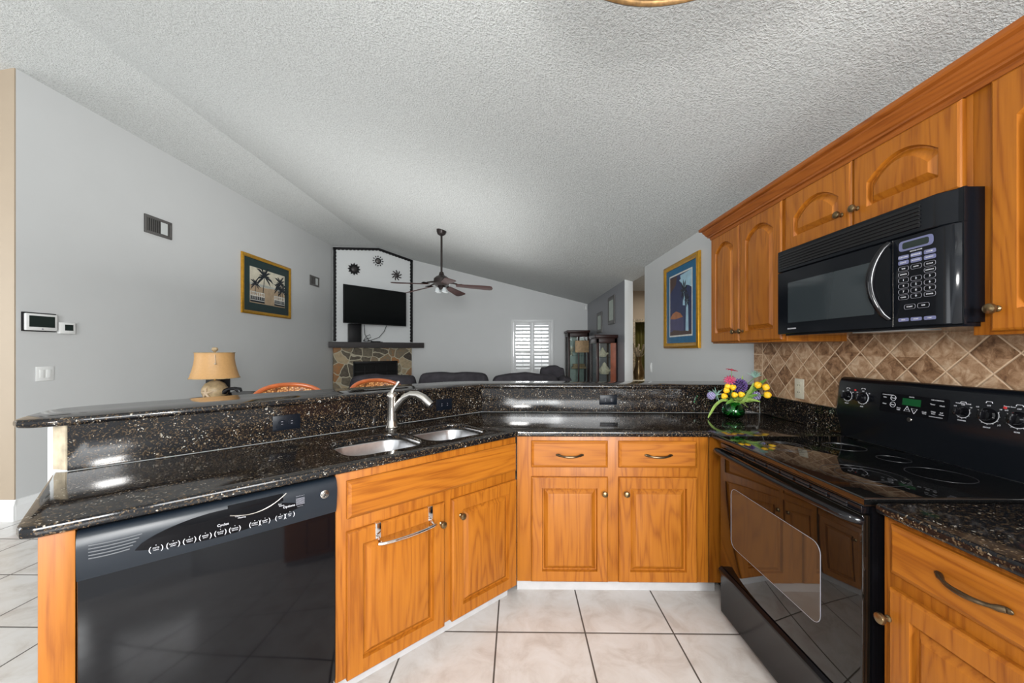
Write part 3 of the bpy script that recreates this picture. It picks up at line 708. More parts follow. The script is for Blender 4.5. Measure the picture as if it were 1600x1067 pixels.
# --- right base cabinet near the camera
rc = thing('base_cabinet', 'honey wood base cabinet to the right of the range', 'cabinet', (1.05, 1.094, 0), -PI/2)
MB().box(0.0, 0.75, 0.0, 0.019, KZ, CZ, 0.001).box(0.0, 0.016, 0.019, 0.6, KZ, CZ).box(0.734, 0.75, 0.019, 0.6, KZ, CZ).box(0.016, 0.734, 0.59, 0.6, KZ, CZ).box(0.016, 0.734, 0.019, 0.59, KZ, KZ+0.016).done('body', 'wood', rc)
dr = slab_mb(0.44, 0.136, 0.030, 0.733).done('drawer', 'woodh', rc, smooth=12); pull_on(dr, 0.225, 0.805)
dd_ = door_mb(0.44, 0.588, 0.030, 0.105).done('door', 'wood', rc, smooth=12); knob_on(dd_, 0.034, 0.607)
MB().box(0.0, 0.75, 0.07, 0.08, 0.001, KZ-0.002).done('toe_kick', 'kick_tile', rc)

# --- wall cabinets on the right
XU = 1.385
def upper(label, y_hi, w, z0, z1, doors, knobs):
    o = thing('wall_cabinet', label, 'cabinet', (XU, y_hi, 0), -PI/2, None)
    cab_body(0, w, z0, z1, XR-XU-0.001).done('body', 'wood', o)
    for (x, dw, za, zb), (kx, kz) in zip(doors, knobs):
        d_ = door_mb(dw, zb-za, x, za, True, fr=0.064).done('door', 'wood', o, smooth=12); knob_on(d_, kx, kz)
    return o
upper('tall arched two-door wall cabinet at the far end above the flowers', 2.690, 0.733, 1.395, 2.175,
      [(0.010, 0.333, 1.405, 2.125), (0.352, 0.365, 1.405, 2.125)], [(0.315, 1.465), (0.388, 1.465)])
upper('short arched two-door wall cabinet directly above the black microwave', 1.956, 0.79, 1.838, 2.175,
      [(0.012, 0.380, 1.850, 2.125), (0.402, 0.372, 1.850, 2.125)], [(0.350, 1.918), (0.424, 1.918)])
upper('wall cabinet nearest the camera, right of the microwave', 1.165, 0.70, 1.395, 2.175,
      [(0.055, 0.44, 1.405, 2.125)], [(0.075, 1.468)])
# crown moulding
prof = [(0, 2.128), (-0.010, 2.128), (-0.014, 2.138), (-0.014, 2.146), (-0.026, 2.148), (-0.026, 2.156), (-0.032, 2.160), (-0.042, 2.178), (-0.050, 2.188), (-0.050, 2.196), (-0.064, 2.200), (-0.068, 2.206), (-0.068, 2.220), (-0.012, 2.222), (0, 2.222)]
xf = XU-0.001
b = MB(); b.loops([[(xf+p[0], y-p[0]*(1 if y > 2 else 0), p[1]) for p in prof] for y in (2.692, 0.46)])
b.loops([[(x+p[0]*(1 if x < 1.5 else 0), 2.692-p[0], p[1]) for p in prof] for x in (xf, XR-0.001)])
tag(b.done('crown_moulding', 'woody', smooth=12), 'stepped honey wood crown moulding along the wall cabinet tops', 'moulding')

# ------------------------------------------------------------------ worktops
def arc_pts(c, r, a0, a1, n=6): return [(c[0]+r*math.cos(R(a0+(a1-a0)*i/n)), c[1]+r*math.sin(R(a0+(a1-a0)*i/n))) for i in range(n+1)]
def rrect(x0, x1, y0, y1, r, n=6):
    return arc_pts((x1-r, y0+r), r, -90, 0, n)+arc_pts((x1-r, y1-r), r, 0, 90, n)+arc_pts((x0+r, y1-r), r, 90, 180, n)+arc_pts((x0+r, y0+r), r, 180, 270, n)
def slab_with_holes(outer, holes, z0, z1, bev=0.0):
    tb = bmesh.new(); eds = []
    for lp in [outer]+holes:
        vs_ = [tb.verts.new((p[0], p[1], z1)) for p in lp]
        eds += [tb.edges.new((vs_[i], vs_[(i+1) % len(vs_)])) for i in range(len(vs_))]
    r = bmesh.ops.triangle_fill(tb, use_beauty=True, use_dissolve=False, edges=eds)
    faces = [g for g in r['geom'] if isinstance(g, bmesh.types.BMFace)]
    for f in faces:
        if f.normal.z < 0: f.normal_flip()
    ex = bmesh.ops.extrude_face_region(tb, geom=tb.faces[:])
    vsn = [g for g in ex['geom'] if isinstance(g, bmesh.types.BMVert)]
    bmesh.ops.translate(tb, verts=vsn, vec=(0, 0, z0-z1))
    bmesh.ops.recalc_face_normals(tb, faces=tb.faces[:])
    if bev:
        ed = [e for e in tb.edges if e.calc_face_angle(0) > 1.0 and abs(e.verts[0].co.z-e.verts[1].co.z) < 1e-5]
        bmesh.ops.bevel(tb, geom=ed, offset=bev, segments=3, affect='EDGES', profile=0.5)
    return tb
fo = 0.025
fl_end = SP(-1.672, -fo)
outer = [(0.004, 2.045-fo), (1.028, 2.045-fo), (1.028, 1.905), (XR-0.001, 1.905), (P3[0]-0.001, P3[1]-0.001), (P2[0], P2[1]-0.001), (P1[0]+0.001, P1[1]-0.002), (P1[0]-0.045, P1[1]-0.004)]
c0 = Vector(SP(-1.640, 0.06)); c1 = Vector(SP(-1.665, 0.02)); c2 = Vector(SP(-1.655, -0.012)); c3 = Vector(SP(-1.625, -fo))
outer += [tuple(v.xy) for v in (c1, c2, c3)]
bL = (-0.845, -0.490, 0.075, 0.400); bR = (-0.458, -0.115, 0.075, 0.400)
holes = [[SP(p[0], p[1])[:2] for p in rrect(*q, 0.085)] for q in (bL, bR)]
mb = MB(); mb._merge(slab_with_holes(outer, holes, CT0, CT1, 0.009))
ct = tag(mb.done('countertop', 'granite', smooth=30), 'polished black granite worktop along peninsula, sink and back run', 'countertop')
mb = MB().prism([(1.022, 1.090), (XR-0.001, 1.090), (XR-0.001, 0.34), (1.022, 0.34)], CT0, CT1, 0.009, seg=3)
tag(mb.done('countertop', 'granite', smooth=30), 'speckled black granite worktop right of the range', 'countertop')
# seams in the slab, thin joints
struct(MB().box(-0.0009, 0.0009, 0, 0.60, 0, 0.0004).done('trim_5', 'black_matte', None, (0.002, 2.03, CT1), R(18)), 'mitre joint in the black granite')
# upstands
def strip(p, q, z0, z1, t, side=1):
    p, q = Vector(p), Vector(q); d = (q-p).normalized(); n = Vector((-d.y, d.x))*t*side
    return [tuple(p), tuple(q), tuple(q+n), tuple(p+n)]
mb = MB().prism([P1, P2, (P2[0]-0.008, P2[1]+0.020), off(P1, 0.020)], CT1+0.0005, BT0-0.001, 0.0015)
tag(mb.done('granite_upstand', 'granite', smooth=0), 'angled black granite upstand behind the sink', 'backsplash')
mb = MB().prism([(P2[0]+0.0015, P2[1]), (P3[0]-0.025, P3[1]), (P3[0]-0.025, P3[1]+0.020), (P2[0]-0.006, P2[1]+0.020)], CT1+0.0005, BT0-0.001, 0.0015)
tag(mb.done('granite_upstand', 'granite', smooth=0), 'straight black granite upstand on the back run', 'backsplash')
mb = MB().box(XR-0.022, XR-0.001, 1.905, P3[1]-0.002, CT1+0.0005, 1.044, 0.0015)
tag(mb.done('granite_upstand', 'granite', smooth=0), 'short black granite upstand below the diamond tiles', 'backsplash')
mb = MB().box(XR-0.022, XR-0.001, 0.34, 1.088, CT1+0.0005, 1.044, 0.0015)
tag(mb.done('granite_upstand', 'granite', smooth=0), 'black granite upstand right of the range at the frame edge', 'backsplash')
# raised bar
fb = [(-1.665, 1.262), (-1.60, 1.300), (-1.20, 1.692), (-0.236, 2.636), (1.66, 2.610), (XR-0.001, 2.610), (XR-0.001, 2.925), (0.35, 2.93), (-0.36, 2.92),
      (-0.52, 2.85), (-0.76, 2.66), (-1.02, 2.41), (-1.24, 2.24), (-1.46, 2.04), (-1.66, 1.80), (-1.83, 1.62), (-1.875, 1.53), (-1.865, 1.46), (-1.80, 1.36), (-1.735, 1.275), (-1.70, 1.258)]
mb = MB().prism(fb, BT0, BT1, 0.012, seg=3)
tag(mb.done('raised_countertop', 'granite', smooth=30), 'raised black granite bar top wrapping the peninsula', 'countertop')

# sink
sn = thing('sink', 'double bowl stainless steel undermount sink', 'sink', (CX, CY, 0), ANG)
for q in (bL, bR):
    ls = []
    for ins, z, r in ((-0.012, CT0-0.001, 0.09), (-0.004, CT0-0.001, 0.085), (0.0, CT0-0.008, 0.082), (0.006, CT0-0.12, 0.075), (0.014, CT0-0.165, 0.065), (0.04, CT0-0.18, 0.05), (0.12, CT0-0.184, 0.03)):
        ls.append([(p[0], p[1], z) for p in rrect(q[0]+ins, q[1]-ins, q[2]+ins, q[3]-ins, r)])
    bo = MB().loops(ls, cap0=False).done('bowl', 'steel', sn, smooth=60)
    MB().lathe([(0, 0), (0.042, 0), (0.042, 0.002), (0.03, 0.004), (0.028, 0.001), (0, 0.001)], ((q[0]+q[1])/2, (q[2]+q[3])/2, CT0-0.1835), seg=20).done('drain', 'chrome', bo)

# faucet
fx, fy, _ = SP(-0.464, 0.515)
fc = thing('faucet', 'brushed nickel pull-out faucet behind the sink', 'faucet', (fx, fy, CT1), 0)
MB().lathe([(0, 0), (0.034, 0), (0.035, 0.006), (0.029, 0.016), (0.028, 0.05), (0.026, 0.16), (0.029, 0.172), (0.029, 0.185), (0.020, 0.199), (0.0, 0.202)], seg=28).done('body', 'nickel', fc)
dx, dy = 0.975, -0.22
pts, rs = [], []
for s_, z, r in ((0.005, 0.075, 0.012), (0.020, 0.105, 0.014), (0.042, 0.138, 0.0145), (0.075, 0.172, 0.0150), (0.115, 0.190, 0.0160), (0.155, 0.188, 0.0175), (0.190, 0.172, 0.0185), (0.215, 0.150, 0.019), (0.236, 0.134, 0.0175)):
    pts.append((dx*s_, dy*s_, z)); rs.append(r)
MB().tube(pts, [r*1.22 for r in rs], 16).done('spout', 'nickel', fc, smooth=60)
MB().tube([(dx*0.238, dy*0.238, 0.1325), (dx*0.243, dy*0.243, 0.128)], 0.012, 14).done('spray_head', 'black_matte', fc)
MB().tube([(0, 0, 0.195), (0.004, 0, 0.212), (0.014, 0.002, 0.226), (0.026, 0.004, 0.240), (0.032, 0.005, 0.252), (0.038, 0.006, 0.258)], [0.014, 0.010, 0.008, 0.008, 0.0095, 0.007], 12).done('handle', 'nickel', fc, smooth=60)

# ------------------------------------------------------------------ dishwasher (sink frame, local x -1.562 .. -0.926)
dw = thing('dishwasher', 'black dishwasher with curved charcoal control panel', 'dishwasher', (CX, CY, 0), ANG)
X0, X1 = -1.562, -0.926
MB().box(X0+0.004, X1-0.004, 0.0, 0.55, 0.02, CZ-0.006).done('tub', 'black_matte', dw)
MB().box(X0, X1, -0.012, -0.0005, 0.12, 0.757, 0.003).done('door', 'dw_front', dw)
MB().box(X0+0.01, X1-0.01, 0.03, 0.04, 0.005, 0.115).done('toe_panel', 'black_matte', dw)
# control panel: bulging profile, lower edge bowed
ls = []; NX = 36
def dwz(s_): return 0.752-0.0*s_
for i in range(NX+1):
    s_ = i/NX; x = X0+(X1-X0)*s_
    zb = 0.748; zt = CZ-0.006
    bow = 0.006*math.sin(PI*s_)
    sec = [(-0.0005, zb), (-0.018-bow, zb+0.003), (-0.026-bow, zb+0.03), (-0.031-bow, zb+0.07), (-0.031-bow, zb+0.095), (-0.026-bow, zb+0.115), (-0.016-bow, zt-0.002), (-0.0005, zt)]
    ls.append([(x, p[0], p[1]) for p in sec])
cp = MB().loops(ls).done('control_panel', 'dw_panel', dw, smooth=60)
def py(s_, z):          # panel front at param s, height z
    bow = 0.006*math.sin(PI*min(1, max(0, s_))); t = (z-0.748)
    tab = [(0.003, 0.018), (0.03, 0.026), (0.07, 0.031), (0.095, 0.031), (0.115, 0.026), (0.13, 0.016)]
    for (a, b_), (c_, d_) in zip(tab[:-1], tab[1:]):
        if t <= c_: return -(b_+(d_-b_)*max(0, (t-a))/(c_-a))-bow
    return -0.016-bow
def dpos(x, z, e=0.0008): return (x, py((x-X0)/(X1-X0), z)-e, z)
# dark lens: a leaf shape
def leafstrip(xa, xb, lo, hi, n=30, e=0.0012, rows=5):
    L_ = []
    for i in range(n+1):
        x = xa+(xb-xa)*i/n; a, b_ = lo(i/n), hi(i/n)
        L_.append([dpos(x, a+(b_-a)*j/rows, e) for j in range(rows+1)])
    return L_
lo = lambda s_: 0.800-0.030*math.sin(PI*min(1, s_*1.0))**0.8+0.012*s_+0.0*s_
hi = lambda s_: 0.800+0.052*math.sin(PI*s_**0.8)**0.75+0.012*s_
MB().loops(leafstrip(-1.455, -1.035, lo, hi), closed=False, cap0=False, cap1=False).done('display_lens', 'lens', cp)
b = MB()
names = ['', '', '', '', '', '']
xs = [-1.412, -1.376, -1.340, -1.304, -1.268, -1.232, -1.180, -1.152, -1.108, -1.080]
def onp(x, z, e=0.002): p = dpos(x, z, e); return facemat(*p)
for i, x in enumerate(xs):
    z = 0.791-0.0002*i
    for s_ in (-1, 1):
        b.text('(' if s_ < 0 else ')', 0.020, onp(x+s_*0.013, z), 0)
    b.text(['POTS', 'NORM', 'LIGHT', 'RINSE', 'GLASS', 'CHINA', 'START', 'RESET', 'HEAT', 'DRY'][i], 0.0058, onp(x, z+0.002), 0)
    b.text(['PANS', 'WASH', 'WASH', 'ONLY', 'WARE', 'GENTLE', 'CANCEL', 'HOLD', 'DRY', 'OFF'][i], 0.0045, onp(x, z-0.004), 0)
    b.ball(dpos(x, z+0.010, 0.001), 0.0012, seg=8)
b.text('Cycles', 0.011, onp(-1.262, 0.813)); b.text('Options', 0.011, onp(-1.083, 0.820))
b.text('Clean', 0.006, onp(-1.225, 0.829)); b.text('Washing', 0.006, onp(-1.215, 0.822)); b.text('Dry', 0.006, onp(-1.11, 0.834)); b.text('Ready', 0.006, onp(-1.105, 0.828))
b.done('lettering', 'white_print', cp, smooth=0)
# recessed handle arc
pts = [dpos(-1.245+0.155*i/16, 0.846-0.022*math.sin(PI*(0.15+0.85*i/16))+(0.018*(i/16)**3), 0.001) for i in range(17)]
MB().tube(pts, 0.0016, 6).done('handle_line', 'nickel', cp)
MB().loops(leafstrip(-1.25, -1.10, lambda s_: 0.846-0.020*math.sin(PI*(0.1+0.85*s_)), lambda s_: 0.866, 14, 0.0016, 3), closed=False, cap0=False, cap1=False).done('handle_pocket', 'lens', cp)
b = MB()
for i in range(5):
    z = 0.842-0.0085*i; xe = -1.440-0.006*i
    b.tube([dpos(X0+0.022+(xe-X0-0.022)*j/6, z-0.002*math.sin(PI*j/6), 0.0004) for j in range(7)], 0.0017, 6)
b.done('vent_slots', 'slot', cp)
# bar code style energy label block
b = MB()
for i in range(7): b.tube([dpos(-1.062, 0.838-i*0.0035, 0.0014), dpos(-1.035, 0.838-i*0.0035, 0.0014)], 0.0009, 5)
b.text('QuietPower 3', 0.0045, onp(-1.049, 0.846)).text('SmartWash', 0.004, onp(-1.049, 0.811))
b.done('model_label', 'grey_print', cp, smooth=0)
def ge_badge(parent, x, y, z, r, mats=('nickel', 'black_matte')):
    b = MB()
    b.lathe([(0, 0), (r, 0), (r, 0.0015), (r*0.9, 0.0025), (0, 0.0025)], (x, y, z), '-y', 28, mi=0)
    b.tube([(x+r*0.78*math.cos(a), y-0.0028, z+r*0.78*math.sin(a)) for a in [2*PI*i/24 for i in range(25)]], r*0.045, 5, mi=1)
    # script monogram drawn with two looping strokes
    g = [(0.05, 0.42), (-0.12, 0.5), (-0.42, 0.28), (-0.5, -0.05), (-0.36, -0.32), (-0.12, -0.30), (0.02, -0.08), (-0.04, 0.06), (-0.2, 0.02), (-0.06, -0.02), (0.05, -0.12), (0.0, -0.4), (-0.14, -0.52), (-0.3, -0.46)]
    e_ = [(0.46, 0.34), (0.34, 0.46), (0.16, 0.38), (0.14, 0.2), (0.3, 0.08), (0.36, 0.06), (0.16, -0.04), (0.08, -0.24), (0.2, -0.42), (0.4, -0.36), (0.5, -0.2)]
    for st in (g, e_): b.tube([(x+r*p[0], y-0.0030, z+r*p[1]) for p in st], r*0.07, 5, mi=1)
    o = b.done('badge', list(mats), parent); o['label'] = 'round badge with looping monogram'; return o
p = dpos(-0.969, 0.830, 0.0); ge_badge(cp, p[0], p[1], p[2], 0.0145)

# ------------------------------------------------------------------ range (local x towards camera, y into the wall)
rg = thing('range', 'black glass-top electric range below the microwave', 'oven', (1.03, 1.896, 0), -PI/2)
RW = 0.785
MB().box(0.004, RW-0.004, 0.006, 0.62, 0.03, 0.893).done('body', 'black_gloss', rg)
MB().prism([(-0.002, -0.024), (RW+0.002, -0.024), (RW+0.002, 0.600), (-0.002, 0.600)], 0.894, 0.922, 0.006, seg=3).done('cooktop', 'black_glass', rg)
b = MB()
def ring(cx, cy, r, w=0.0012):
    b.loops([[(cx+rr*math.cos(2*PI*i/64), cy+rr*math.sin(2*PI*i/64), z) for i in range(64)] for rr, z in ((r-w, 0.9221), (r-w, 0.9226), (r+w, 0.9226), (r+w, 0.9221))], cap0=False, cap1=False)
for cx, cy, r in ((0.20, 0.16, 0.095), (0.20, 0.16, 0.068), (0.20, 0.42, 0.075), (0.58, 0.16, 0.115), (0.58, 0.16, 0.075), (0.58, 0.42, 0.085), (0.39, 0.45, 0.05)): ring(cx, cy, r)
b.done('burner_rings', 'ring_print', rg)
od = MB().box(0.006, RW-0.006, -0.022, 0.004, 0.285, 0.868, 0.006).done('oven_door', 'oven_glass', rg)
# window with rounded corners
wq = [(p[0], p[1]) for p in rrect(0.105, 0.628, 0.430, 0.705, 0.035)]
MB().prism(wq, 0.0221, 0.0229, mat=fl).done('oven_window', 'oven_window', od)
b = MB(); b.tube([(p[0], -0.0232, p[1]) for p in wq]+[(wq[0][0], -0.0232, wq[0][1])], 0.0012, 5); b.done('window_rim', 'grey_print', od)
pts = [(0.010, -0.022, 0.850), (0.014, -0.045, 0.856), (0.035, -0.058, 0.858)]+[(0.035+0.715*i/20, -0.058-0.012*math.sin(PI*i/20), 0.858) for i in range(1, 20)]+[(RW-0.035, -0.058, 0.858), (RW-0.014, -0.045, 0.856), (RW-0.010, -0.022, 0.850)]
MB().tube(pts, 0.0125, 14).done('handle', 'black_gloss', od, smooth=60)
b = MB()
for k in range(9): b.box(0.06+k*0.076, 0.12+k*0.076, -0.0245, -0.021, 0.874, 0.879).box(0.06+k*0.076, 0.12+k*0.076, -0.0245, -0.021, 0.883, 0.888)
MB().box(0.01, RW-0.01, -0.021, 0.003, 0.870, 0.892, 0.002).done('vent_trim', 'black_gloss', rg)
b.done('vent_slots', 'ring_print', rg)
MB().loops([[(x, p[0], p[1]) for p in [(0.004, 0.055), (-0.016, 0.055), (-0.018, 0.075), (-0.018, 0.235), (-0.030, 0.255), (-0.030, 0.268), (-0.018, 0.278), (0.004, 0.278)]] for x in (0.006, RW-0.006)]).done('storage_drawer', 'drawer_black', rg)
# backguard
NXB = 2
bgp = [(0.600, 0.9225), (0.592, 0.955), (0.572, 1.030), (0.568, 1.045), (0.584, 1.195), (0.590, 1.210), (0.602, 1.218), (0.640, 1.216), (0.652, 1.205), (0.652, 0.9225)]
xg0, xg1 = -0.030, RW+0.03
ls = []
for x, sh in ((xg0, 0.0), (xg0+0.004, 0.5), (xg0+0.018, 1.0), (xg1-0.018, 1.0), (xg1-0.004, 0.5), (xg1, 0.0)):
    ls.append([(x, p[0]+(1-sh)*0.012*(1 if p[0] < 0.6 else 0), p[1]-(1-sh)*0.016*(1 if p[1] > 1.15 else 0)) for p in bgp])
bgo = MB().loops(ls).done('backguard', 'guard', rg, smooth=50)
tilt = math.atan2(0.016, 0.15)
def gmat(x, z, e=0.0012):
    y = 0.568+(z-1.045)*0.016/0.15-e
    return Matrix.Translation((x, y, z)) @ Matrix.Rotation(-tilt, 4, 'X')
def gface(x, z, e=0.0012): return gmat(x, z, e) @ Matrix.Rotation(PI/2, 4, 'X')
b = MB(); b.prism(rrect(0.205, 0.468, -0.042, 0.040, 0.006), 0, 0.001, mat=gface(0, 1.125))
pn = b.done('control_display', 'lens', bgo)
MB().box(0.300, 0.372, 0.000, 0.001, -0.014, 0.014, mat=gmat(0, 1.137, 0.0024)).done('clock_display', 'green_lcd', pn)
b = MB()
def gt(s_, x, z, size): b.text(s_, size, gface(x, z, 0.0032))
gt('CLOCK', 0.336, 1.158, 0.006); gt('OVEN CONTROLS', 0.238, 1.157, 0.0058); gt('TIME CONTROLS', 0.43, 1.157, 0.0058)
for i, (s1, x, z) in enumerate([('Bake', 0.226, 1.146), ('Broil', 0.262, 1.146), ('Clean', 0.226, 1.118), ('Start', 0.262, 1.118), ('Oven', 0.288, 1.108), ('Timer', 0.415, 1.140), ('Clock', 0.448, 1.138),
                                ('Cook', 0.388, 1.106), ('Time', 0.388, 1.100), ('Delay', 0.420, 1.112), ('Start', 0.420, 1.105), ('Self', 0.448, 1.112), ('Clean', 0.448, 1.105), ('Light', 0.288, 1.101), ('CONTROL LOCKOUT', 0.43, 1.093)]):
    gt(s1, x, z, 0.0072 if len(s1) < 8 else 0.0048)
for x, z, r in ((0.262, 1.146, 0.011), (0.262, 1.118, 0.011)):
    b.tube([tuple(gmat(x, z, 0.003) @ Vector((r*math.cos(a), 0, r*math.sin(a)))) for a in [2*PI*i/20 for i in range(21)]], 0.0008, 5)
for x, sg in ((0.322, 1), (0.350, -1)):
    b.tube([tuple(gmat(x, 1.106, 0.003) @ Vector((0.0135*math.cos(PI/2*sg+2*PI*i/3)*(1.0), 0, 0.0135*math.sin(PI/2*sg+2*PI*i/3)))) for i in range(4)], 0.0009, 5)
gt('+', 0.322, 1.105, 0.011); gt('-', 0.350, 1.107, 0.011)
b.done('display_lettering', 'white_print', pn, smooth=0)
m_ = gmat(0.334, 1.066, 0.001).translation
ge_badge(bgo, m_.x, m_.y, m_.z, 0.0095)
b = MB()
for x, z, r, lab in ((0.038, 1.128, 0.020, 0), (0.118, 1.128, 0.023, 0), (0.512, 1.128, 0.018, 1), (0.586, 1.128, 0.024, 2), (0.664, 1.128, 0.024, 3)):
    mk = gmat(x, z, 0.0)
    kb = MB()
    kb.lathe([(0, 0), (r, 0), (r*0.97, 0.006), (r*0.80, 0.010), (r*0.74, 0.020), (0, 0.021)], (0, 0, 0), '-y', 28, mat=mk)
    kb.box(-0.0045, 0.0045, -0.032, -0.018, -r*0.72, r*0.72, 0.003, mat=mk @ Matrix.Rotation(R(8), 4, 'Y'))
    ko = kb.done('knob', 'black_gloss', bgo); ko['label'] = 'black control knob with bar grip'
    n0, n1 = (-0.82, 0.32) if lab == 0 else (-1.15, 0.15)
    rr = r*1.22
    b.tube([tuple(mk @ Vector((rr*math.cos(a), -0.0012, rr*math.sin(a)))) for a in [PI*(n0+(n1-n0)*i/24) for i in range(25)]], 0.0011, 5)
    for i in range(9):
        a = PI*(n0+(n1-n0)*i/8)
        b.tube([tuple(mk @ Vector((q*math.cos(a), -0.0012, q*math.sin(a)))) for q in (rr, rr+0.004)], 0.0007, 4)
    b.text('OFF', 0.0065, gface(x, z+r*1.35)); b.text('HI', 0.0065, gface(x+r*1.35, z+r*1.0)); b.text('LO', 0.0065, gface(x-r*1.3, z+r*1.0))
    b.text(['FRONT', 'REAR', '', '', ''][0] if lab == 0 and x < 0.05 else 'REAR' if lab == 0 else ['WARMER', 'FRONT', 'REAR'][lab-1], 0.0062, gface(x, z-r*1.75))
    # burner pictogram
    b.tube([tuple(mk @ Vector((q, -0.001, r*1.85+h))) for q, h in ((-0.009, -0.003), (-0.007, 0.002), (0.007, 0.002), (0.009, -0.003))], 0.0011, 5)
    if lab in (0, 3) and x != 0.038:
        MB().lathe([(0, 0), (0.0048, 0), (0.004, 0.002), (0, 0.0025)], (0, 0, 0), '-y', 14, mat=gmat(x-(0.042 if lab == 0 else 0.036), z+0.032, 0.0)).done('indicator_light', 'red_print', bgo)
b.text('WARMING ZONE', 0.006, gface(0.512, 1.157)); b.text('Power Saver', 0.006, gface(0.640, 1.165)); b.text('2', 0.007, gface(0.62, 1.10)); b.text('7', 0.007, gface(0.615, 1.098))
b.done('dial_markings', 'white_print', bgo, smooth=0)

# ------------------------------------------------------------------ microwave
mw = thing('microwave', 'black over-range microwave with keypad', 'microwave', (1.30, 1.900, 0), -PI/2)
MWW = 0.765; z0, z1 = 1.422, 1.836
MB().box(0.002, MWW-0.002, 0.022, 0.398-0.001, z0+0.012, z1-0.001).done('body', 'mw_body', mw)
def fronty(x):   # rounded near end
    d = MWW-x
    return 0.0 if d > 0.055 else 0.030*(1-math.sqrt(max(0, 1-((0.055-d)/0.055)**2)))
def fpanel(xa, xb, za, zb, th=0.02, n=14, e=0.0, bev=0.003):
    ls = []
    for i in range(n+1):
        x = xa+(xb-xa)*i/n; y = fronty(x)-e
        ls.append([(x, 0.0225, za), (x, y+bev, za), (x, y, za+bev), (x, y, zb-bev), (x, y+bev, zb), (x, 0.0225, zb)])
    return MB().loops(ls)
gr = fpanel(0, MWW, 1.733, z1).done('grille', 'mw_body', mw, smooth=40)
b = MB()
for i in range(6):
    z = 1.748+i*0.0125
    b.box(0.015, 0.665, -0.0045, 0.0005, z, z+0.0045, 0.001)
b.done('louvres', 'black_gloss', gr)
b = MB()
for i in range(6): b.box(0.015, 0.665, -0.0008, 0.0, 1.7535+i*0.0125, 1.760+i*0.0125)
b.done('grille_gap_shade', 'void', gr)  # black strips laid on for the shade between the louvres
dr = fpanel(0, 0.574, z0+0.006, 1.731, n=2).done('door', 'mw_body', mw, smooth=40)
MB().prism(rrect(0.070, 0.508, 1.480, 1.672, 0.004), 0.0002, 0.0012, mat=fl).done('door_window', 'mw_win', dr)
def arc(x0_, za, zb, bow, out, r, n=16):
    return [(x0_-bow*math.sin(PI*i/n), -0.004-out*math.sin(PI*i/n)**0.6, za+(zb-za)*i/n) for i in range(n+1)]
MB().tube(arc(0.566, 1.458, 1.722, 0.028, 0.040, 0.011), [0.009+0.004*math.sin(PI*i/16) for i in range(17)], 12).done('handle', 'black_gloss', dr, smooth=60)
MB().text('SPACEMAKER', 0.009, facemat(0.095, -0.0012, 1.452), 0).done('lettering', 'white_print', dr, smooth=0)
cp = fpanel(0.577, MWW, z0+0.006, 1.731, n=16).done('control_panel', 'mw_body', mw, smooth=40)
MB().box(0.5742, 0.5768, -0.0005, 0.02, z0+0.008, 1.728).done('door_gap', 'nickel', mw)
def keyplate(b, x, z, w, h, e=0.0012, mi=0): b.prism(rrect(x-w/2, x+w/2, z-h/2, z+h/2, min(w, h)*0.3, 3), 0.0002, e, mi=mi, mat=fl)
b = MB(); keyplate(b, 0.650, 1.699, 0.106, 0.034); b.done('display_bezel', 'lilac', cp)
b = MB(); keyplate(b, 0.650, 1.699, 0.082, 0.022, 0.0018); b.done('display', 'lcd', cp)
cols = (0.612, 0.652, 0.693); row = lambda i: 1.662-0.0178*i
tx = MB(); ol = MB()
pop = [['POPCORN', 'BEVERAGE', 'COOK'], ['SNACK', 'POTATO', 'REHEAT']]
for r_ in range(2):
    for c_ in range(3):
        kb_ = MB(); keyplate(kb_, cols[c_], row(r_), 0.034, 0.0135); kb_.done('key', 'lilac', cp); tx.text(pop[r_][c_], 0.0062, facemat(cols[c_], -0.0018, row(r_)))
for c_, s_ in enumerate(('HELP', 'LIGHT', 'FAN')):
    kb_ = MB(); keyplate(kb_, cols[c_], 1.452, 0.034, 0.0115); kb_.done('key', 'lilac', cp); tx.text(s_, 0.0055, facemat(cols[c_], -0.0018, 1.452))
def outline(x, z, w, h):
    P = rrect(x-w/2, x+w/2, z-h/2, z+h/2, h*0.35, 3); ol.tube([(p[0], -0.0008, p[1]) for p in P+P[:1]], 0.0005, 4)
lay = [['TIME', 'AUTO', 'CLOCK'], ['EXPRESS', '', 'DEFROST'], ['1', '2', '3'], ['4', '5', '6'], ['7', '8', '9'], ['COOK', '0', 'POWER']]
for r_, rw in enumerate(lay):
    z = 1.6235-0.0192*r_
    for c_, s_ in enumerate(rw):
        if not s_: continue
        outline(cols[c_], z, 0.033, 0.0150); tx.text(s_, 0.0095 if len(s_) == 1 else 0.0058, facemat(cols[c_], -0.0012, z))
for x, s_ in ((0.632, 'START'), (0.674, 'OFF')): outline(x, 1.494, 0.035, 0.0155); tx.text(s_, 0.0065, facemat(x, -0.0012, 1.494))
tx.text('SENSOR COOK', 0.0055, facemat(0.652, -0.0012, 1.676))
tx.done('key_lettering', 'white_print', cp, smooth=0); ol.done('key_outlines', 'grey_print', cp)
# underside with filters and lamp lens
MB().box(0.012, MWW-0.012, 0.03, 0.385, z0-0.001, z0+0.0115).done('underside', 'mw_body', mw)
MB().box(0.36, 0.60, 0.05, 0.14, z0-0.004, z0-0.0012, 0.001).done('lamp_lens', 'glassw', mw)

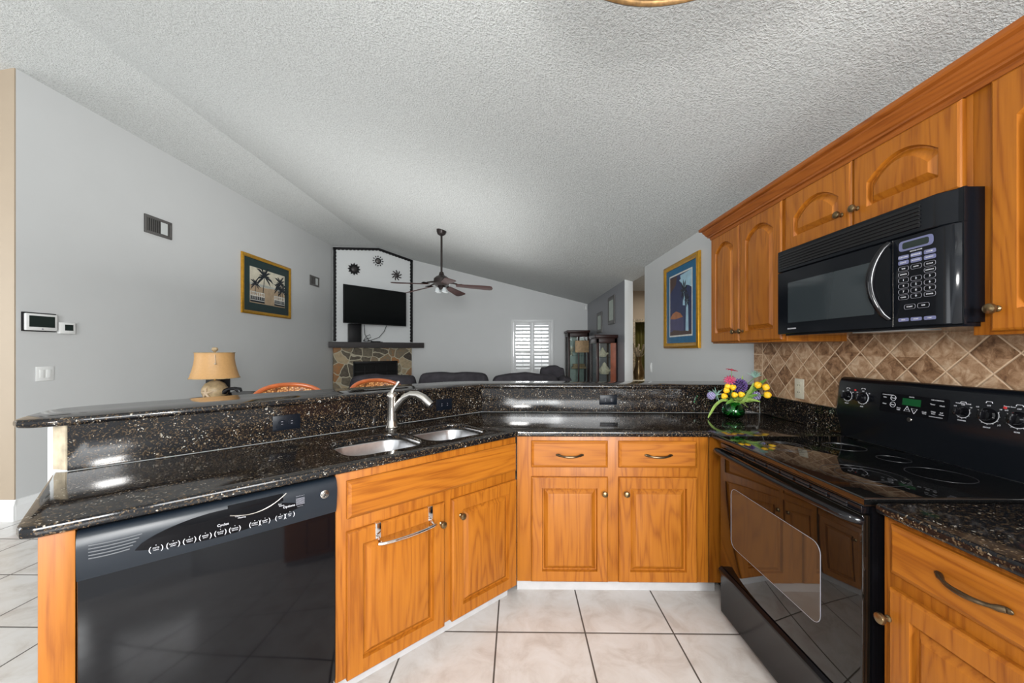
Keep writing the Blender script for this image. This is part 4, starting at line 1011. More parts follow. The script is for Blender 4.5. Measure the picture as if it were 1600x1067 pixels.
# ------------------------------------------------------------------ outlets, switches, small wall things
def outlet(label, loc, rotz, plate, slots, w=0.118, h=0.072, vertical=False):
    o = thing('power_outlet', label, 'outlet', loc, rotz)
    if vertical: w, h = h, w
    MB().box(-w/2, w/2, -0.006, 0, -h/2, h/2, 0.002).done('cover_plate', plate, o)
    b = MB(); s = MB()
    for k in (-1, 1):
        cx, cz = (0, k*0.021) if vertical else (k*0.021, 0)
        b.lathe([(0, 0), (0.016, 0), (0.016, 0.0015), (0, 0.002)], (cx, -0.0061, cz), '-y', 20)
        for q in (-1, 1):
            if vertical: s.box(cx+q*0.006-0.0012, cx+q*0.006+0.0012, -0.0088, -0.0081, cz-0.004, cz+0.004)
            else: s.box(cx-0.004, cx+0.004, -0.0088, -0.0081, cz+q*0.006-0.0012, cz+q*0.006+0.0012)
    b.done('socket', plate, o); s.done('slots', slots, o)
    return o
ua = math.atan2(P2[1]-P1[1], P2[0]-P1[0])
def UP(t, z, o=0.0005): d = Vector(P2)-Vector(P1); d.normalize(); n = Vector((d.y, -d.x)); v = Vector(P1)+d*t+n*o; return (v.x, v.y, z)
outlet('black outlet left of the faucet on the angled granite', UP(0.692, 1.001), ua, 'outlet_black', 'grey_print')
outlet('black outlet behind the faucet spout', UP(1.59, 0.998), ua, 'outlet_black', 'grey_print')
outlet('black outlet on the straight granite upstand of the back run', (0.636, 2.6475, 1.003), math.atan2(-0.026, 1.95), 'outlet_black', 'grey_print', 0.12, 0.068)
outlet('cream outlet on the diamond tile backsplash', (XR-0.0125, 2.277, 1.120), -PI/2, 'cream_plastic', 'lcd', vertical=True)
def wallplate_switch(label, loc, rotz, w, n):
    o = thing('light_switch', label, 'switch', loc, rotz)
    MB().box(-w/2, w/2, -0.006, 0, -0.06, 0.06, 0.002).done('cover_plate', 'white_plastic', o)
    for i in range(n):
        cx = (i-(n-1)/2)*0.046
        MB().box(cx-0.016, cx+0.016, -0.010, -0.006, -0.034, 0.034, 0.002).done('rocker', 'white_plastic', o)
    return o
wallplate_switch('white double rocker switch low on the left wall', (XL+0.0005, 3.126, 1.152), PI/2, 0.122, 2)
wallplate_switch('white single switch under the blue painting', (XR-0.0005, 4.82, 1.13), -PI/2, 0.075, 1)
# alarm panel and thermostat on the left wall: local x -> +y world with rotz = 90 deg, faces +x
al = thing('alarm_panel', 'white alarm touch panel with dark screen on the left wall', 'control panel', (XL+0.0005, 3.085, 1.582), PI/2)
MB().box(-0.112, 0.112, -0.012, 0.0, -0.078, 0.078, 0.003).done('back_plate', 'black_matte', al)
MB().box(-0.105, 0.105, -0.034, -0.012, -0.070, 0.068, 0.006).done('case', 'white_plastic', al)
MB().box(-0.085, 0.085, -0.0352, -0.0338, -0.042, 0.050, 0.0).done('screen', 'lcd', al)
MB().ball((0, -0.0345, -0.057), 0.006, seg=10).done('button', 'grey_print', al)
th = thing('thermostat', 'small white thermostat right of the alarm panel', 'thermostat', (XL+0.0005, 3.268, 1.543), PI/2)
MB().box(-0.060, 0.060, -0.028, 0.0, -0.050, 0.050, 0.006).done('case', 'white_plastic', th)
MB().box(-0.022, 0.040, -0.0292, -0.0278, -0.022, 0.030).done('screen', 'lcd', th)
def vent(label, y, z, w, h, n):
    o = thing('air_vent', label, 'vent', (XL+0.0005, y, z), PI/2)
    MB().box(-w/2, w/2, -0.004, 0, -h/2, h/2).done('backing', 'void', o)
    t = 0.028
    MB().box(-w/2, w/2, -0.014, -0.004, h/2-t, h/2, 0.002).box(-w/2, w/2, -0.014, -0.004, -h/2, -h/2+t, 0.002).box(-w/2, -w/2+t, -0.014, -0.004, -h/2+t, h/2-t, 0.002).box(w/2-t, w/2, -0.014, -0.004, -h/2+t, h/2-t, 0.002).done('frame', 'vent', o)
    b = MB(); x0_ = -w/2+t; x1_ = w/2-t
    for i in range(n):
        x = x0_+(i+0.5)*(x1_-x0_)/n
        b.box(x-0.0045, x+0.0045, -0.012, -0.004, -h/2+t, h/2-t)
    b.done('slats', 'vent', o)
    MB().box(x0_+(x1_-x0_)*0.58, x0_+(x1_-x0_)*0.90, -0.0126, -0.0122, -h/2+t+0.004, h/2-t-0.004).done('damper', 'vent_light', o)
vent('grey wall vent high above the switches', 4.13, 2.712, 0.315, 0.195, 11)
vent('small grey wall vent right of the beach picture', 7.355, 2.703, 0.33, 0.19, 9)
tag(MB().box(-0.03, 0.03, -0.05, 0, -0.055, 0.055, 0.012).done('motion_sensor', 'white_plastic', None, (1.655, YF-0.001, 2.37), 0), 'tiny white motion sensor in the far right ceiling corner', 'sensor')

# ------------------------------------------------------------------ pictures
def frame_mb(w, h, t, d):
    """mitred frame, outer size w x h, centred, face to -y"""
    def lp(a, y): return [(-w/2+a, y, -h/2+a), (w/2-a, y, -h/2+a), (w/2-a, y, h/2-a), (-w/2+a, y, h/2-a)]
    return MB().loops([lp(0, -0.001), lp(0, -d*0.6), lp(t*0.15, -d*0.85), lp(t*0.45, -d), lp(t*0.8, -d*0.8), lp(t, -d*0.6), lp(t, -0.004)], cap0=False, cap1=False)
def poly(b, pts, e, mi=0): b.prism(pts, 0.004, e, mi=mi, mat=fl)
# beach picture
bp = thing('framed_picture', 'beach palm picture in gold frame on the left wall', 'picture', (XL+0.001, 5.97, 2.335), PI/2)
w, h = 1.18, 0.885
frame_mb(w, h, 0.05, 0.03).done('frame', 'gold', bp, smooth=30)
MB().box(-w/2+0.045, w/2-0.045, -0.010, -0.004, -h/2+0.045, h/2-0.045).done('mat_board', 'dark_green_mat', bp)
b = MB(); pw, ph = 0.42, 0.27
bz = lambda *p: [(x*pw, z*ph) for x, z in p]
poly(b, bz((-1, -1), (1, -1), (1, 1), (-1, 1)), 0.0105, 0)
poly(b, bz((-1, -0.02), (1, -0.02), (1, 0.12), (-1, 0.12)), 0.011, 1)
poly(b, bz((-1, -1), (1, -1), (1, -0.1), (0.3, 0.02), (-0.2, -0.05), (-1, 0.0)), 0.0112, 2)
def palm(cx, cz, tr, lean, base, s):
    poly(b, [((cx+lean)*pw-0.008, base*ph), ((cx+lean)*pw+0.008, base*ph), (cx*pw+0.006, cz*ph), (cx*pw-0.006, cz*ph)], 0.0118, 3)
    for i in range(11):
        a = R(-30+24*i); L_ = s*(0.85+0.25*math.sin(i*2.1))
        ca, sa = math.cos(a), math.sin(a)
        pts = [(0, 0), (0.35, 0.10), (0.7, 0.07), (1.0, -0.14), (0.68, -0.09), (0.3, -0.05)]
        sg = 1 if ca >= 0 else -1
        P = [(cx*pw+L_*(p[0]*ca-sg*p[1]*sa), cz*ph+L_*(p[0]*sa+sg*p[1]*ca)-L_*0.10*p[0]*p[0]) for p in pts]
        poly(b, P, 0.0120+0.0001*i, 3)
palm(-0.22, 0.58, 0, -0.10, -0.5, 0.21); palm(0.72, 0.42, 0, 0.0, -0.6, 0.17); palm(0.60, 0.1, 0, 0.0, -0.7, 0.13); palm(-0.72, 0.05, 0, 0, -0.5, 0.12); palm(0.85, 0.0, 0, 0.0, -0.7, 0.14)
for xa, xb in ((-0.98, -0.22), (0.35, 0.98)):
    poly(b, bz((xa, -0.95), (xb, -0.95), (xb, -0.62), (xa, -0.62)), 0.0134, 3)
    for k in range(9):
        x = xa+(xb-xa)*k/8; poly(b, [(x*pw-0.004, -0.78*ph), (x*pw+0.004, -0.78*ph), (x*pw+0.004, -0.38*ph), (x*pw-0.004, -0.38*ph)], 0.0140, 4)
    for z in (-0.40, -0.60, -0.85): poly(b, [(xa*pw, z*ph), (xb*pw, z*ph), (xb*pw, z*ph+0.010), (xa*pw, z*ph+0.010)], 0.0142, 4)
b.done('image', ['creamsky', 'sea', 'sand', 'ink', 'paperwhite'], bp, smooth=0)
# blue painting on the right wall
rp = thing('framed_picture', 'tall blue desert palm painting in gold frame on right wall', 'picture', (XR-0.001, 3.925, 1.822), -PI/2)
w, h = 0.83, 0.905
frame_mb(w, h, 0.055, 0.035).done('frame', 'gold', rp, smooth=30)
MB().box(-w/2+0.05, w/2-0.05, -0.014, -0.004, -h/2+0.05, h/2-0.05).done('mat_board', 'teal_mat', rp)
b = MB(); pw, ph = 0.255, 0.315
poly(b, bz((-1.07, -1.05), (1.07, -1.05), (1.07, 1.05), (-1.07, 1.05)), 0.0146, 0)
poly(b, bz((-1, -1), (1, -1), (1, 1), (-1, 1)), 0.0150, 1)
poly(b, bz((-1, 0.95), (-0.3, 0.98), (-0.4, 0.7), (-1, 0.45)), 0.0152, 5)
poly(b, bz((0.0, 0.95), (1, 1.0), (1, 0.45), (0.7, 0.55), (0.35, 0.5), (0.1, 0.72)), 0.0152, 2)
poly(b, bz((-0.1, 0.8), (0.2, 0.86), (0.1, 0.7)), 0.0153, 2)
poly(b, bz((-1, -1), (0.35, -1), (0.3, -0.4), (-0.2, -0.28), (-0.8, -0.3), (-1, -0.42)), 0.0152, 3)
poly(b, bz((-1, -0.42), (-0.75, -0.26), (-0.4, -0.20), (0.0, -0.28), (0.25, -0.42), (-0.5, -0.46)), 0.0154, 4)
poly(b, bz((-1, -1), (1, -1), (1, -0.85), (0.2, -0.88), (-0.6, -0.82), (-1, -0.9)), 0.0155, 5)
for cx, zt, zb_, wd in ((0.34, 0.42, -0.05, 0.10), (0.62, 0.10, -0.88, 0.13)):
    poly(b, bz((cx-wd, zb_), (cx+wd, zb_-0.02), (cx+wd*0.6, zt), (cx-wd*0.5, zt)), 0.0157, 2)
for cx, cz, s in ((0.34, 0.44, 0.085), (0.62, 0.10, 0.06)):
    for i in range(9):
        a = R(20+40*i); P = [(cx*pw, cz*ph), (cx*pw+s*math.cos(a-0.25)*0.6, cz*ph+s*1.3*math.sin(a-0.25)*0.6), (cx*pw+s*math.cos(a), cz*ph+s*1.3*math.sin(a)), (cx*pw+s*math.cos(a+0.25)*0.6, cz*ph+s*1.3*math.sin(a+0.25)*0.6)]
        poly(b, P, 0.0159+0.0001*i, 6)
b.done('image', ['paperwhite', 'navy', 'skyblue', 'purpleblue', 'orange', 'brownink', 'ink'], rp, smooth=0)
# two small grey-framed prints on the dark wall
for lab, y, z, w, h in (('grey framed print high on the dark wall, nearer of two', 6.80, 2.065, 0.46, 0.50), ('grey framed print partly behind the curio top, farther of two', 7.78, 1.915, 0.46, 0.42)):
    o = thing('framed_picture', lab, 'picture', (XR-0.001, y, z), -PI/2)
    frame_mb(w, h, 0.07, 0.025).done('frame', 'vent', o, smooth=30)
    MB().box(-w/2+0.065, w/2-0.065, -0.012, -0.004, -h/2+0.065, h/2-0.065).done('image', 'palegreen', o)

# ------------------------------------------------------------------ ceiling fan
FX, FY = -1.165, 5.80; FZ = zc(FX)
fan = thing('ceiling_fan', 'dark bronze five-blade ceiling fan hanging from the vaulted ceiling', 'ceiling fan', (FX, FY, 0))
MB().lathe([(0, 0), (0.075, 0), (0.075, -0.03), (0.06, -0.07), (0.03, -0.09), (0, -0.09)], (0, 0, FZ+0.01), seg=24).done('canopy', 'fan_dark', fan)
hz = 2.40
MB().tube([(0, 0, FZ-0.05), (0, 0, hz+0.12)], 0.016, 12).done('downrod', 'fan_dark', fan)
MB().lathe([(0, 0.15), (0.03, 0.15), (0.045, 0.10), (0.08, 0.085), (0.118, 0.05), (0.122, -0.02), (0.10, -0.055), (0.07, -0.075), (0, -0.075)], (0, 0, hz), seg=32).done('motor', 'fan_dark', fan)
lk = MB().lathe([(0, -0.075), (0.06, -0.075), (0.065, -0.10), (0.04, -0.12), (0, -0.12)], (0, 0, hz), seg=20).done('light_kit', 'fan_dark', fan)
for i in range(4):
    a = R(45+90*i); cx, cy = 0.075*math.cos(a), 0.075*math.sin(a)
    MB().lathe([(0, 0), (0.02, 0), (0.034, -0.035), (0.038, -0.065), (0.03, -0.066), (0, -0.05)], (cx, cy, hz-0.095), seg=16).done('lamp_glass', 'glassw', lk)
for i in range(5):
    a = R(3+72*i)
    mt = Matrix.Translation((0, 0, hz)) @ Matrix.Rotation(a, 4, 'Z')
    arm = MB().tube([(0.11, 0, -0.01), (0.18, 0, -0.02), (0.24, 0, -0.035)], [0.018, 0.014, 0.012], 8, mat=mt)
    arm.box(0.22, 0.32, -0.04, 0.04, -0.045, -0.037, 0.002, mat=mt)
    ar = arm.done('blade_arm', 'fan_dark', fan)
    tm = mt @ Matrix.Translation((0, 0, -0.04)) @ Matrix.Rotation(R(4.5), 4, 'Y') @ Matrix.Rotation(R(-13), 4, 'X')
    pts = [(0.22, -0.050), (0.45, -0.068), (0.66, -0.082), (0.74, -0.085), (0.775, -0.07), (0.79, 0.0), (0.775, 0.06), (0.74, 0.075), (0.66, 0.078), (0.45, 0.066), (0.22, 0.050)]
    MB().prism(pts, 0.0, 0.008, 0.002, mat=tm).done('blade', 'fan_blade', fan)

# ------------------------------------------------------------------ sofa
so = thing('sofa', 'charcoal suede sectional sofa seen over the bar', 'sofa', (0, 0, 0))
def cushion(x0, x1, y0, y1, z0, z1, seed, n=14, m=8, droop=0.02):
    """pillowy block"""
    rnd = random.Random(seed); tb = bmesh.new(); bmesh.ops.create_cube(tb, size=2.0)
    bmesh.ops.subdivide_edges(tb, edges=tb.edges[:], cuts=7, use_grid_fill=True)
    cx, cy, cz = (x0+x1)/2, (y0+y1)/2, (z0+z1)/2; hx, hy, hz_ = (x1-x0)/2, (y1-y0)/2, (z1-z0)/2
    ph1, ph2 = rnd.random()*6, rnd.random()*6
    for v in tb.verts:
        x, y, z = v.co
        f = lambda q, p, s_: q*math.sqrt(max(0, 1-p*p*0.5-s_*s_*0.5+p*p*s_*s_/3))
        a, b_, c_ = f(x, y, z), f(y, z, x), f(z, x, y)
        k = 0.62
        a, b_, c_ = x*k+a*(1-k), y*k+b_*(1-k), z*k+c_*(1-k)
        wob = 0.012*math.sin(a*5+ph1)+0.010*math.sin(a*11+ph2)
        v.co = (cx+a*hx, cy+b_*hy, cz+c_*hz_+wob)
    return tb
def cush(name, *a, seed=1, par=None, mat='sofa'):
    b = MB(); b._merge(cushion(*a, seed)); return b.done(name, mat, par, smooth=80, sub=1)
cush('seat_base', -2.75, 0.85, 5.95, 6.85, 0.06, 0.50, seed=2, par=so)
for i, (xa, xb, z) in enumerate(((-2.62, -1.56, 0.975), (-1.55, -0.42, 1.015), (-0.41, 0.66, 1.00))):
    cush('back_cushion', xa, xb, 5.72, 6.02, 0.40, z, seed=5+i, par=so)
cush('back_cushion', 0.62, 0.86, 5.74, 6.5, 0.40, 0.94, seed=11, par=so)
cush('armrest', -2.95, -2.65, 5.9, 6.85, 0.06, 0.62, seed=9, par=so)
cush('armrest', 0.60, 0.90, 5.9, 6.85, 0.06, 0.62, seed=10, par=so)
b = MB(); b._merge(cushion(0.36, 0.78, 6.04, 6.28, 0.49, 1.10, 21))
tag(b.done('throw_pillow', 'sofa', smooth=80, sub=1), 'rounded charcoal pillow bulging above the right sofa end', 'pillow')

# ------------------------------------------------------------------ curio cabinets
def curio(label, x0, x1, y0, y1, H, front, crown):
    o = thing('curio_cabinet', label, 'display cabinet', ((x0+x1)/2, (y0+y1)/2, 0), 0)
    w, d = (x1-x0)/2, (y1-y0)/2; t = 0.022
    b = MB()
    for sx in (-1, 1):
        for sy in (-1, 1): b.box(min(sx*w, sx*(w-2*t)), max(sx*w, sx*(w-2*t)), min(sy*d, sy*(d-2*t)), max(sy*d, sy*(d-2*t)), 0.0, H-0.06, 0.003)
    b.box(-w, w, -d, d, 0.0, 0.28, 0.004).box(-w, w, -d, d, H-0.14, H-0.05, 0.004)
    if front == 'y': b.box(-0.018, 0.018, -d-0.001, -d+0.02, 0.28, H-0.14, 0.002)
    b.done('frame', 'cherry', o)
    MB().box(-w-crown, w+crown*0.5, -d-crown, d, H-0.05, H, 0.008).done('crown', 'cherry', o)
    if front == 'y': MB().box(-w+0.02, w-0.02, d-0.02, d-0.005, 0.28, H-0.14).done('mirror_back', 'palegreen', o)
    else: MB().box(w-0.02, w-0.005, -d+0.02, d-0.02, 0.28, H-0.14).done('mirror_back', 'wall_dark', o)
    b = MB().box(-w+0.045, w-0.045, -d+0.006, -d+0.010, 0.28, H-0.14).box(-w+0.006, -w+0.010, -d+0.045, d-0.045, 0.28, H-0.14)
    b.done('glass_panel', 'curio_glass', o)
    for z in (0.62, 0.92, 1.22):
        MB().box(-w+0.03, w-0.03, -d+0.03, d-0.03, z, z+0.008).done('shelf', 'curio_glass', o)
    return o
c2 = curio('glass curio cabinet beside the dark wall, nearer of two', 1.34, 1.69, 6.40, 6.98, 1.61, 'x', 0.02)
MB().box(0.06, 0.150, -0.294, -0.291, 0.28, 1.47).done('side_panel', 'cherry_light', c2)
c1 = curio('taller glass curio cabinet in the far corner', 1.13, 1.60, 8.40, 8.86, 1.79, 'y', 0.03)
def shells(label, x, y, z, s, seed):
    rnd = random.Random(seed); o = thing('seashell', label, 'shell', (x, y, z), 0, None)
    prof = [(0.0, 0), (0.05*s, 0.01*s), (0.075*s, 0.05*s), (0.06*s, 0.09*s), (0.035*s, 0.13*s), (0.018*s, 0.17*s), (0.0, 0.19*s)]
    MB().lathe(prof, seg=14, sx=1.2).done('shell_body', 'shell', o)
    b = MB()
    for i in range(8):
        a = i*0.8; b.tube([(0.05*s*math.cos(a), 0.05*s*math.sin(a), 0.05*s), (0.12*s*math.cos(a), 0.10*s*math.sin(a), 0.07*s+0.03*s*rnd.random())], [0.016*s, 0.004*s], 6)
    b.done('spines', 'shell', o)
shells('cream spiny seashell on the upper shelf of the near curio', 1.47, 6.52, 1.228, 0.9, 1)
shells('larger cream spiny seashell on the middle shelf of the near curio', 1.50, 6.52, 0.929, 1.15, 2)
tag(MB().box(-0.15, 0.15, -0.01, 0.01, 0, 0.26, 0.003).done('display_plate', 'tan_print', None, (1.43, 8.37-0.02, 1.30), 0), 'tan printed board leaning at the far corner curio', 'board')
tag(MB().box(-0.16, 0.16, -0.06, 0.06, 0, 0.05, 0.005).box(-0.13, 0.13, -0.05, 0.05, 0.05, 0.11, 0.005).done('wooden_box', 'tan_print', None, (1.40, 8.60, 0.93), 0), 'light wooden box inside the far corner curio', 'box')
tag(MB().lathe([(0, 0), (0.05, 0), (0.02, 0.02), (0.015, 0.08), (0.05, 0.12), (0.06, 0.2), (0, 0.2)], seg=14).done('goblet', 'shell', None, (1.24, 8.62, 1.229), 0), 'pale goblet in the far corner curio', 'goblet')

# ------------------------------------------------------------------ console with lamp, phone
cn = thing('console_table', 'dark console table against the left side of the bar', 'table', (-2.75, 3.62, 0))
MB().box(-0.55, 0.75, -0.25, 0.25, 0.835, 0.865, 0.004).done('tabletop', 'cherry', cn)
for sx in (-0.5, 0.7):
    for sy in (-0.2, 0.2): MB().box(sx-0.025, sx+0.025, sy-0.025, sy+0.025, 0, 0.835, 0.003).done('leg', 'cherry', cn)
lp_ = thing('table_lamp', 'table lamp with gold bell shade and starfish globe base', 'lamp', (-2.80, 3.46, 0.866))
b = MB().lathe([(0, 0), (0.055, 0), (0.06, 0.012), (0.05, 0.02), (0.085, 0.05), (0.102, 0.10), (0.098, 0.135), (0.075, 0.175), (0.035, 0.200), (0.012, 0.206), (0, 0.207)], seg=32); b.done('base', 'lamp_base', lp_, smooth=60)
b = MB()
for i in range(5):
    a = PI/2+2*PI*i/5
    b.tube([(0, -0.104, 0.095), (0.03*math.cos(a), -0.101, 0.095+0.03*math.sin(a)), (0.062*math.cos(a), -0.084, 0.095+0.062*math.sin(a))], [0.014, 0.009, 0.003], 8)
b.done('starfish', 'sand', lp_)
MB().tube([(0, 0, 0.205), (0, 0, 0.46)], 0.006, 8).done('stem', 'gold', lp_)
sp_ = [(0.192, 0.225), (0.185, 0.240), (0.168, 0.300), (0.155, 0.360), (0.149, 0.410), (0.150, 0.455), (0.152, 0.462)]
ls = [[(r*math.cos(2*PI*i/40), r*math.sin(2*PI*i/40), z) for i in range(40)] for r, z in sp_+[(r-0.003, z) for r, z in sp_[::-1]]]
sh = MB().loops(ls+[ls[0]], cap0=False, cap1=False).done('lamp_shade', 'shade', lp_, smooth=60)
b = MB()
for z, r in ((0.227, 0.193), (0.461, 0.153)): b.tube([(r*math.cos(2*PI*i/40), r*math.sin(2*PI*i/40), z) for i in range(41)], 0.003, 6)
b.done('shade_trim', 'lamp_base', sh)
MB().lathe([(0, 0), (0.006, 0), (0.01, 0.01), (0.026, 0.022), (0.030, 0.036), (0.022, 0.050), (0, 0.054)], (0, 0, 0.458), seg=16, sy=0.6).done('finial', 'lamp_base', lp_)
MB().tube([(0.10, -0.125, 0.445), (0.108, -0.13, 0.40), (0.112, -0.133, 0.37)], 0.003, 6).ball((0.113, -0.136, 0.362), 0.010, seg=10).done('tassel', 'sand', sh)
tag(MB().box(-0.075, 0.075, -0.06, 0.06, 0, 0.205, 0.004).done('monitor_box', 'black_matte', None, (-2.905, 3.63, 0.866), 0), 'black box standing behind the lamp globe', 'speaker')
ph = thing('telephone', 'black desk telephone right of the lamp', 'telephone', (-2.62, 3.50, 0.866))
MB().loops([[(x, y, z) for x, y, z in q] for q in ([(-0.11, -0.10, 0), (0.16, -0.10, 0), (0.16, 0.10, 0), (-0.11, 0.10, 0)], [(-0.11, -0.10, 0.055), (0.16, -0.10, 0.055), (0.16, 0.10, 0.09), (-0.11, 0.10, 0.09)])]).done('base', 'black_gloss', ph)
MB().tube([(-0.09, -0.05, 0.085), (-0.085, -0.05, 0.102), (-0.05, -0.045, 0.125), (0.0, -0.04, 0.130), (0.045, -0.035, 0.115), (0.05, -0.035, 0.098)], [0.022, 0.026, 0.015, 0.015, 0.026, 0.022], 12).done('handset', 'black_gloss', ph, smooth=60)

# ------------------------------------------------------------------ bar stools
def stool(label, x, y, rz):
    o = thing('bar_stool', label, 'stool', (x, y, 0), rz, None)
    MB().lathe([(0, 0), (0.19, 0), (0.205, 0.02), (0.20, 0.05), (0.17, 0.06), (0, 0.062)], (0, 0, 0.70), seg=28).done('seat', 'tan_print', o)
    for sx in (-1, 1):
        for sy in (-1, 1):
            MB().tube([(sx*0.14, sy*0.14, 0.70), (sx*0.18, sy*0.18, 0.3), (sx*0.20, sy*0.20, 0.0)], [0.020, 0.019, 0.017], 10).done('leg', 'chairwood', o)
    MB().tube([(0.187*math.cos(2*PI*i/32), 0.187*math.sin(2*PI*i/32), 0.30) for i in range(33)], 0.012, 8).done('footrest', 'chairwood', o)
    # curved back: arc in plan at y>0 (behind the sitter), crest highest in the middle
    w = 0.245
    def bp_(s_, z): return (w*math.sin(s_*R(68)), 0.05+0.20*math.cos(s_*R(60)), z)
    crest = [bp_(i/12, 1.098-0.085*abs(i/12)**2.2) for i in range(-12, 13)]
    MB().tube([(crest[0][0]*0.96, crest[0][1]-0.02, 0.75)]+crest+[(crest[-1][0]*0.96, crest[-1][1]-0.02, 0.75)], 0.016, 12).done('back_frame', 'chairwood', o, smooth=60)
    ls = [[bp_(i/12, 0.80) for i in range(-12, 13)], [bp_(i/12, 0.90) for i in range(-12, 13)], [bp_(i/12, 1.092-0.085*abs(i/12)**2.2) for i in range(-12, 13)]]
    MB().loops(ls, cap0=False, cap1=False, closed=False).done('woven_back', 'weave', o, smooth=60)
    return o
k = NT('woven_cane'); v = k.coords((1, 1, 1))
wv = k.n('ShaderNodeTexVoronoi'); wv.inputs['Scale'].default_value = 70; k.t.links.new(v, wv.inputs['Vector'])
k.col(k.ramp(wv.outputs['Distance'], [(0.15, (0.75, 0.42, 0.16, 1)), (0.5, (0.36, 0.13, 0.035, 1)), (0.8, (0.09, 0.03, 0.01, 1))])); k.b.inputs['Roughness'].default_value = 0.4
k.bump(wv.outputs['Distance'], 0.6, 0.004); M['weave'] = k.m
stool('rust red bar stool with woven back, left of the faucet', -1.515, 2.555, R(43))
stool('rust red bar stool with woven back, just behind the faucet', -1.035, 2.965, R(43))

# ------------------------------------------------------------------ flowers in a green glass bowl
VX, VY, VZ = 1.385, 2.44, CT1+0.0005
vs_ = thing('glass_vase', 'round green glass vase holding the mixed bouquet', 'vase', (VX, VY, VZ))
outp = [(0.0, 0), (0.03, 0), (0.048, 0.008), (0.062, 0.028), (0.066, 0.048), (0.060, 0.070), (0.047, 0.088), (0.040, 0.094), (0.043, 0.102)]
inp = [(0.040, 0.102), (0.036, 0.093), (0.044, 0.085), (0.056, 0.068), (0.061, 0.048), (0.057, 0.030), (0.044, 0.012), (0.0, 0.008)]
MB().lathe(outp+inp, seg=36).done('bowl', 'green_glass', vs_, smooth=60)
b = MB()
for i in range(12):
    a = i*2.399; b.tube([(0.040*math.cos(a), 0.040*math.sin(a), 0.02+0.003*(i % 4)), (0.01*math.cos(a+2), 0.01*math.sin(a+2), 0.06), (0.02*math.cos(a+3), 0.02*math.sin(a+3), 0.105)], 0.0018, 5)
b.done('stem_tangle', 'leaf_light', vs_)
def W(dx_, z, dy_=0.0): return Vector((VX+dx_, VY+dy_, z))
def stem(b, tip, bend=0.0):
    base = W(0.012*math.copysign(1, tip.x-VX), CT1+0.07, 0.0); mid = (base+tip)/2+Vector((-(tip.x-VX)*0.18, 0, 0.02+bend))
    b.tube([base, mid, tip], [0.0022, 0.002, 0.0018], 6)
def orient(d): return Vector(d).to_track_quat('Z', 'Y').to_matrix().to_4x4()
def flower(name, label, cat, tip, build, mats, grp=None):
    t_ = thing(name, label, cat, tip, 0, grp)
    m = MB(); build(m); bl = m.done('bloom', mats, t_, smooth=60)
    s_ = MB(); stem(s_, tip); o = s_.done('stem', 'leaf', t_); o.location = -Vector(tip)
    return t_
def tulip_b(r, d):
    def f(m):
        mt = orient(d)
        m.lathe([(0, -0.6*r), (0.55*r, -0.45*r), (0.95*r, 0.0), (0.92*r, 0.5*r), (0.62*r, 1.05*r), (0.35*r, 1.25*r), (0.0, 1.2*r)], seg=12, mat=mt)
        for i in range(3):
            a = 2*PI*i/3; m.ball((0.35*r*math.cos(a), 0.35*r*math.sin(a), 0.35*r), r*0.72, sc=(1, 1, 1.35), seg=12, mat=mt)
    return f
tl_ = [(-0.058, 1.092, -0.03, (-0.6, -0.5, 0.5), 'yellow tulip at the upper left edge of the bouquet'), (-0.036, 1.112, 0.0, (-0.3, -0.4, 0.8), 'yellow tulip left of the purple bloom, highest of its cluster'),
       (-0.016, 1.108, -0.02, (0.1, -0.6, 0.7), 'yellow tulip touching the left side of the purple bloom'), (-0.070, 1.058, -0.03, (-0.8, -0.5, 0.1), 'yellow tulip lowest on the left of the bouquet'),
       (-0.022, 1.068, -0.05, (-0.2, -1.0, 0.3), 'yellow tulip low in the centre-left of the bouquet'), (0.018, 1.070, -0.05, (0.1, -1.0, 0.4), 'yellow tulip directly below the purple bloom'),
       (0.140, 1.122, -0.02, (0.2, -0.6, 0.9), 'yellow tulip upright at the top right of the bouquet'), (0.186, 1.112, -0.02, (0.7, -0.5, 0.4), 'yellow tulip farthest right and tilted outwards'),
       (0.190, 1.068, -0.03, (0.5, -0.9, 0.0), 'yellow tulip facing forward, lowest on the right')]
for dx_, z, dy_, d, lb in tl_:
    flower('tulip', lb, 'flower', W(dx_, z, dy_), tulip_b(0.0185 if dx_ < 0.1 else 0.0215, d), 'tulip', 'yellow tulips in the vase')
def puff(r, n, spread=1.0, pr=0.006):
    def f(m):
        m.ball((0, 0, 0), r*0.45, seg=10)
        for i in range(n):
            z = 1-2*(i+0.5)/n*spread; q = math.sqrt(max(0, 1-z*z)); a = i*2.399963
            dv = Vector((q*math.cos(a), q*math.sin(a), z)); mt = Matrix.Translation(dv*r) @ orient(dv)
            m.lathe([(0, -r*0.35), (pr*0.5, -r*0.1), (pr, 0.0), (pr*0.5, r*0.14), (0, r*0.22)], seg=5, mat=mt)
    return f
flower('allium', 'large round purple allium in the middle of the bouquet', 'flower', W(0.040, 1.122, 0.0), puff(0.040, 110), 'purple')
flower('allium', 'small lavender blossom hanging at the far left of the bouquet', 'flower', W(-0.140, 1.058, 0.0), puff(0.022, 50), 'lavender')
flower('allium', 'small lavender blossom under the rightmost tulips', 'flower', W(0.165, 1.055, 0.03), puff(0.024, 50), 'lavender')
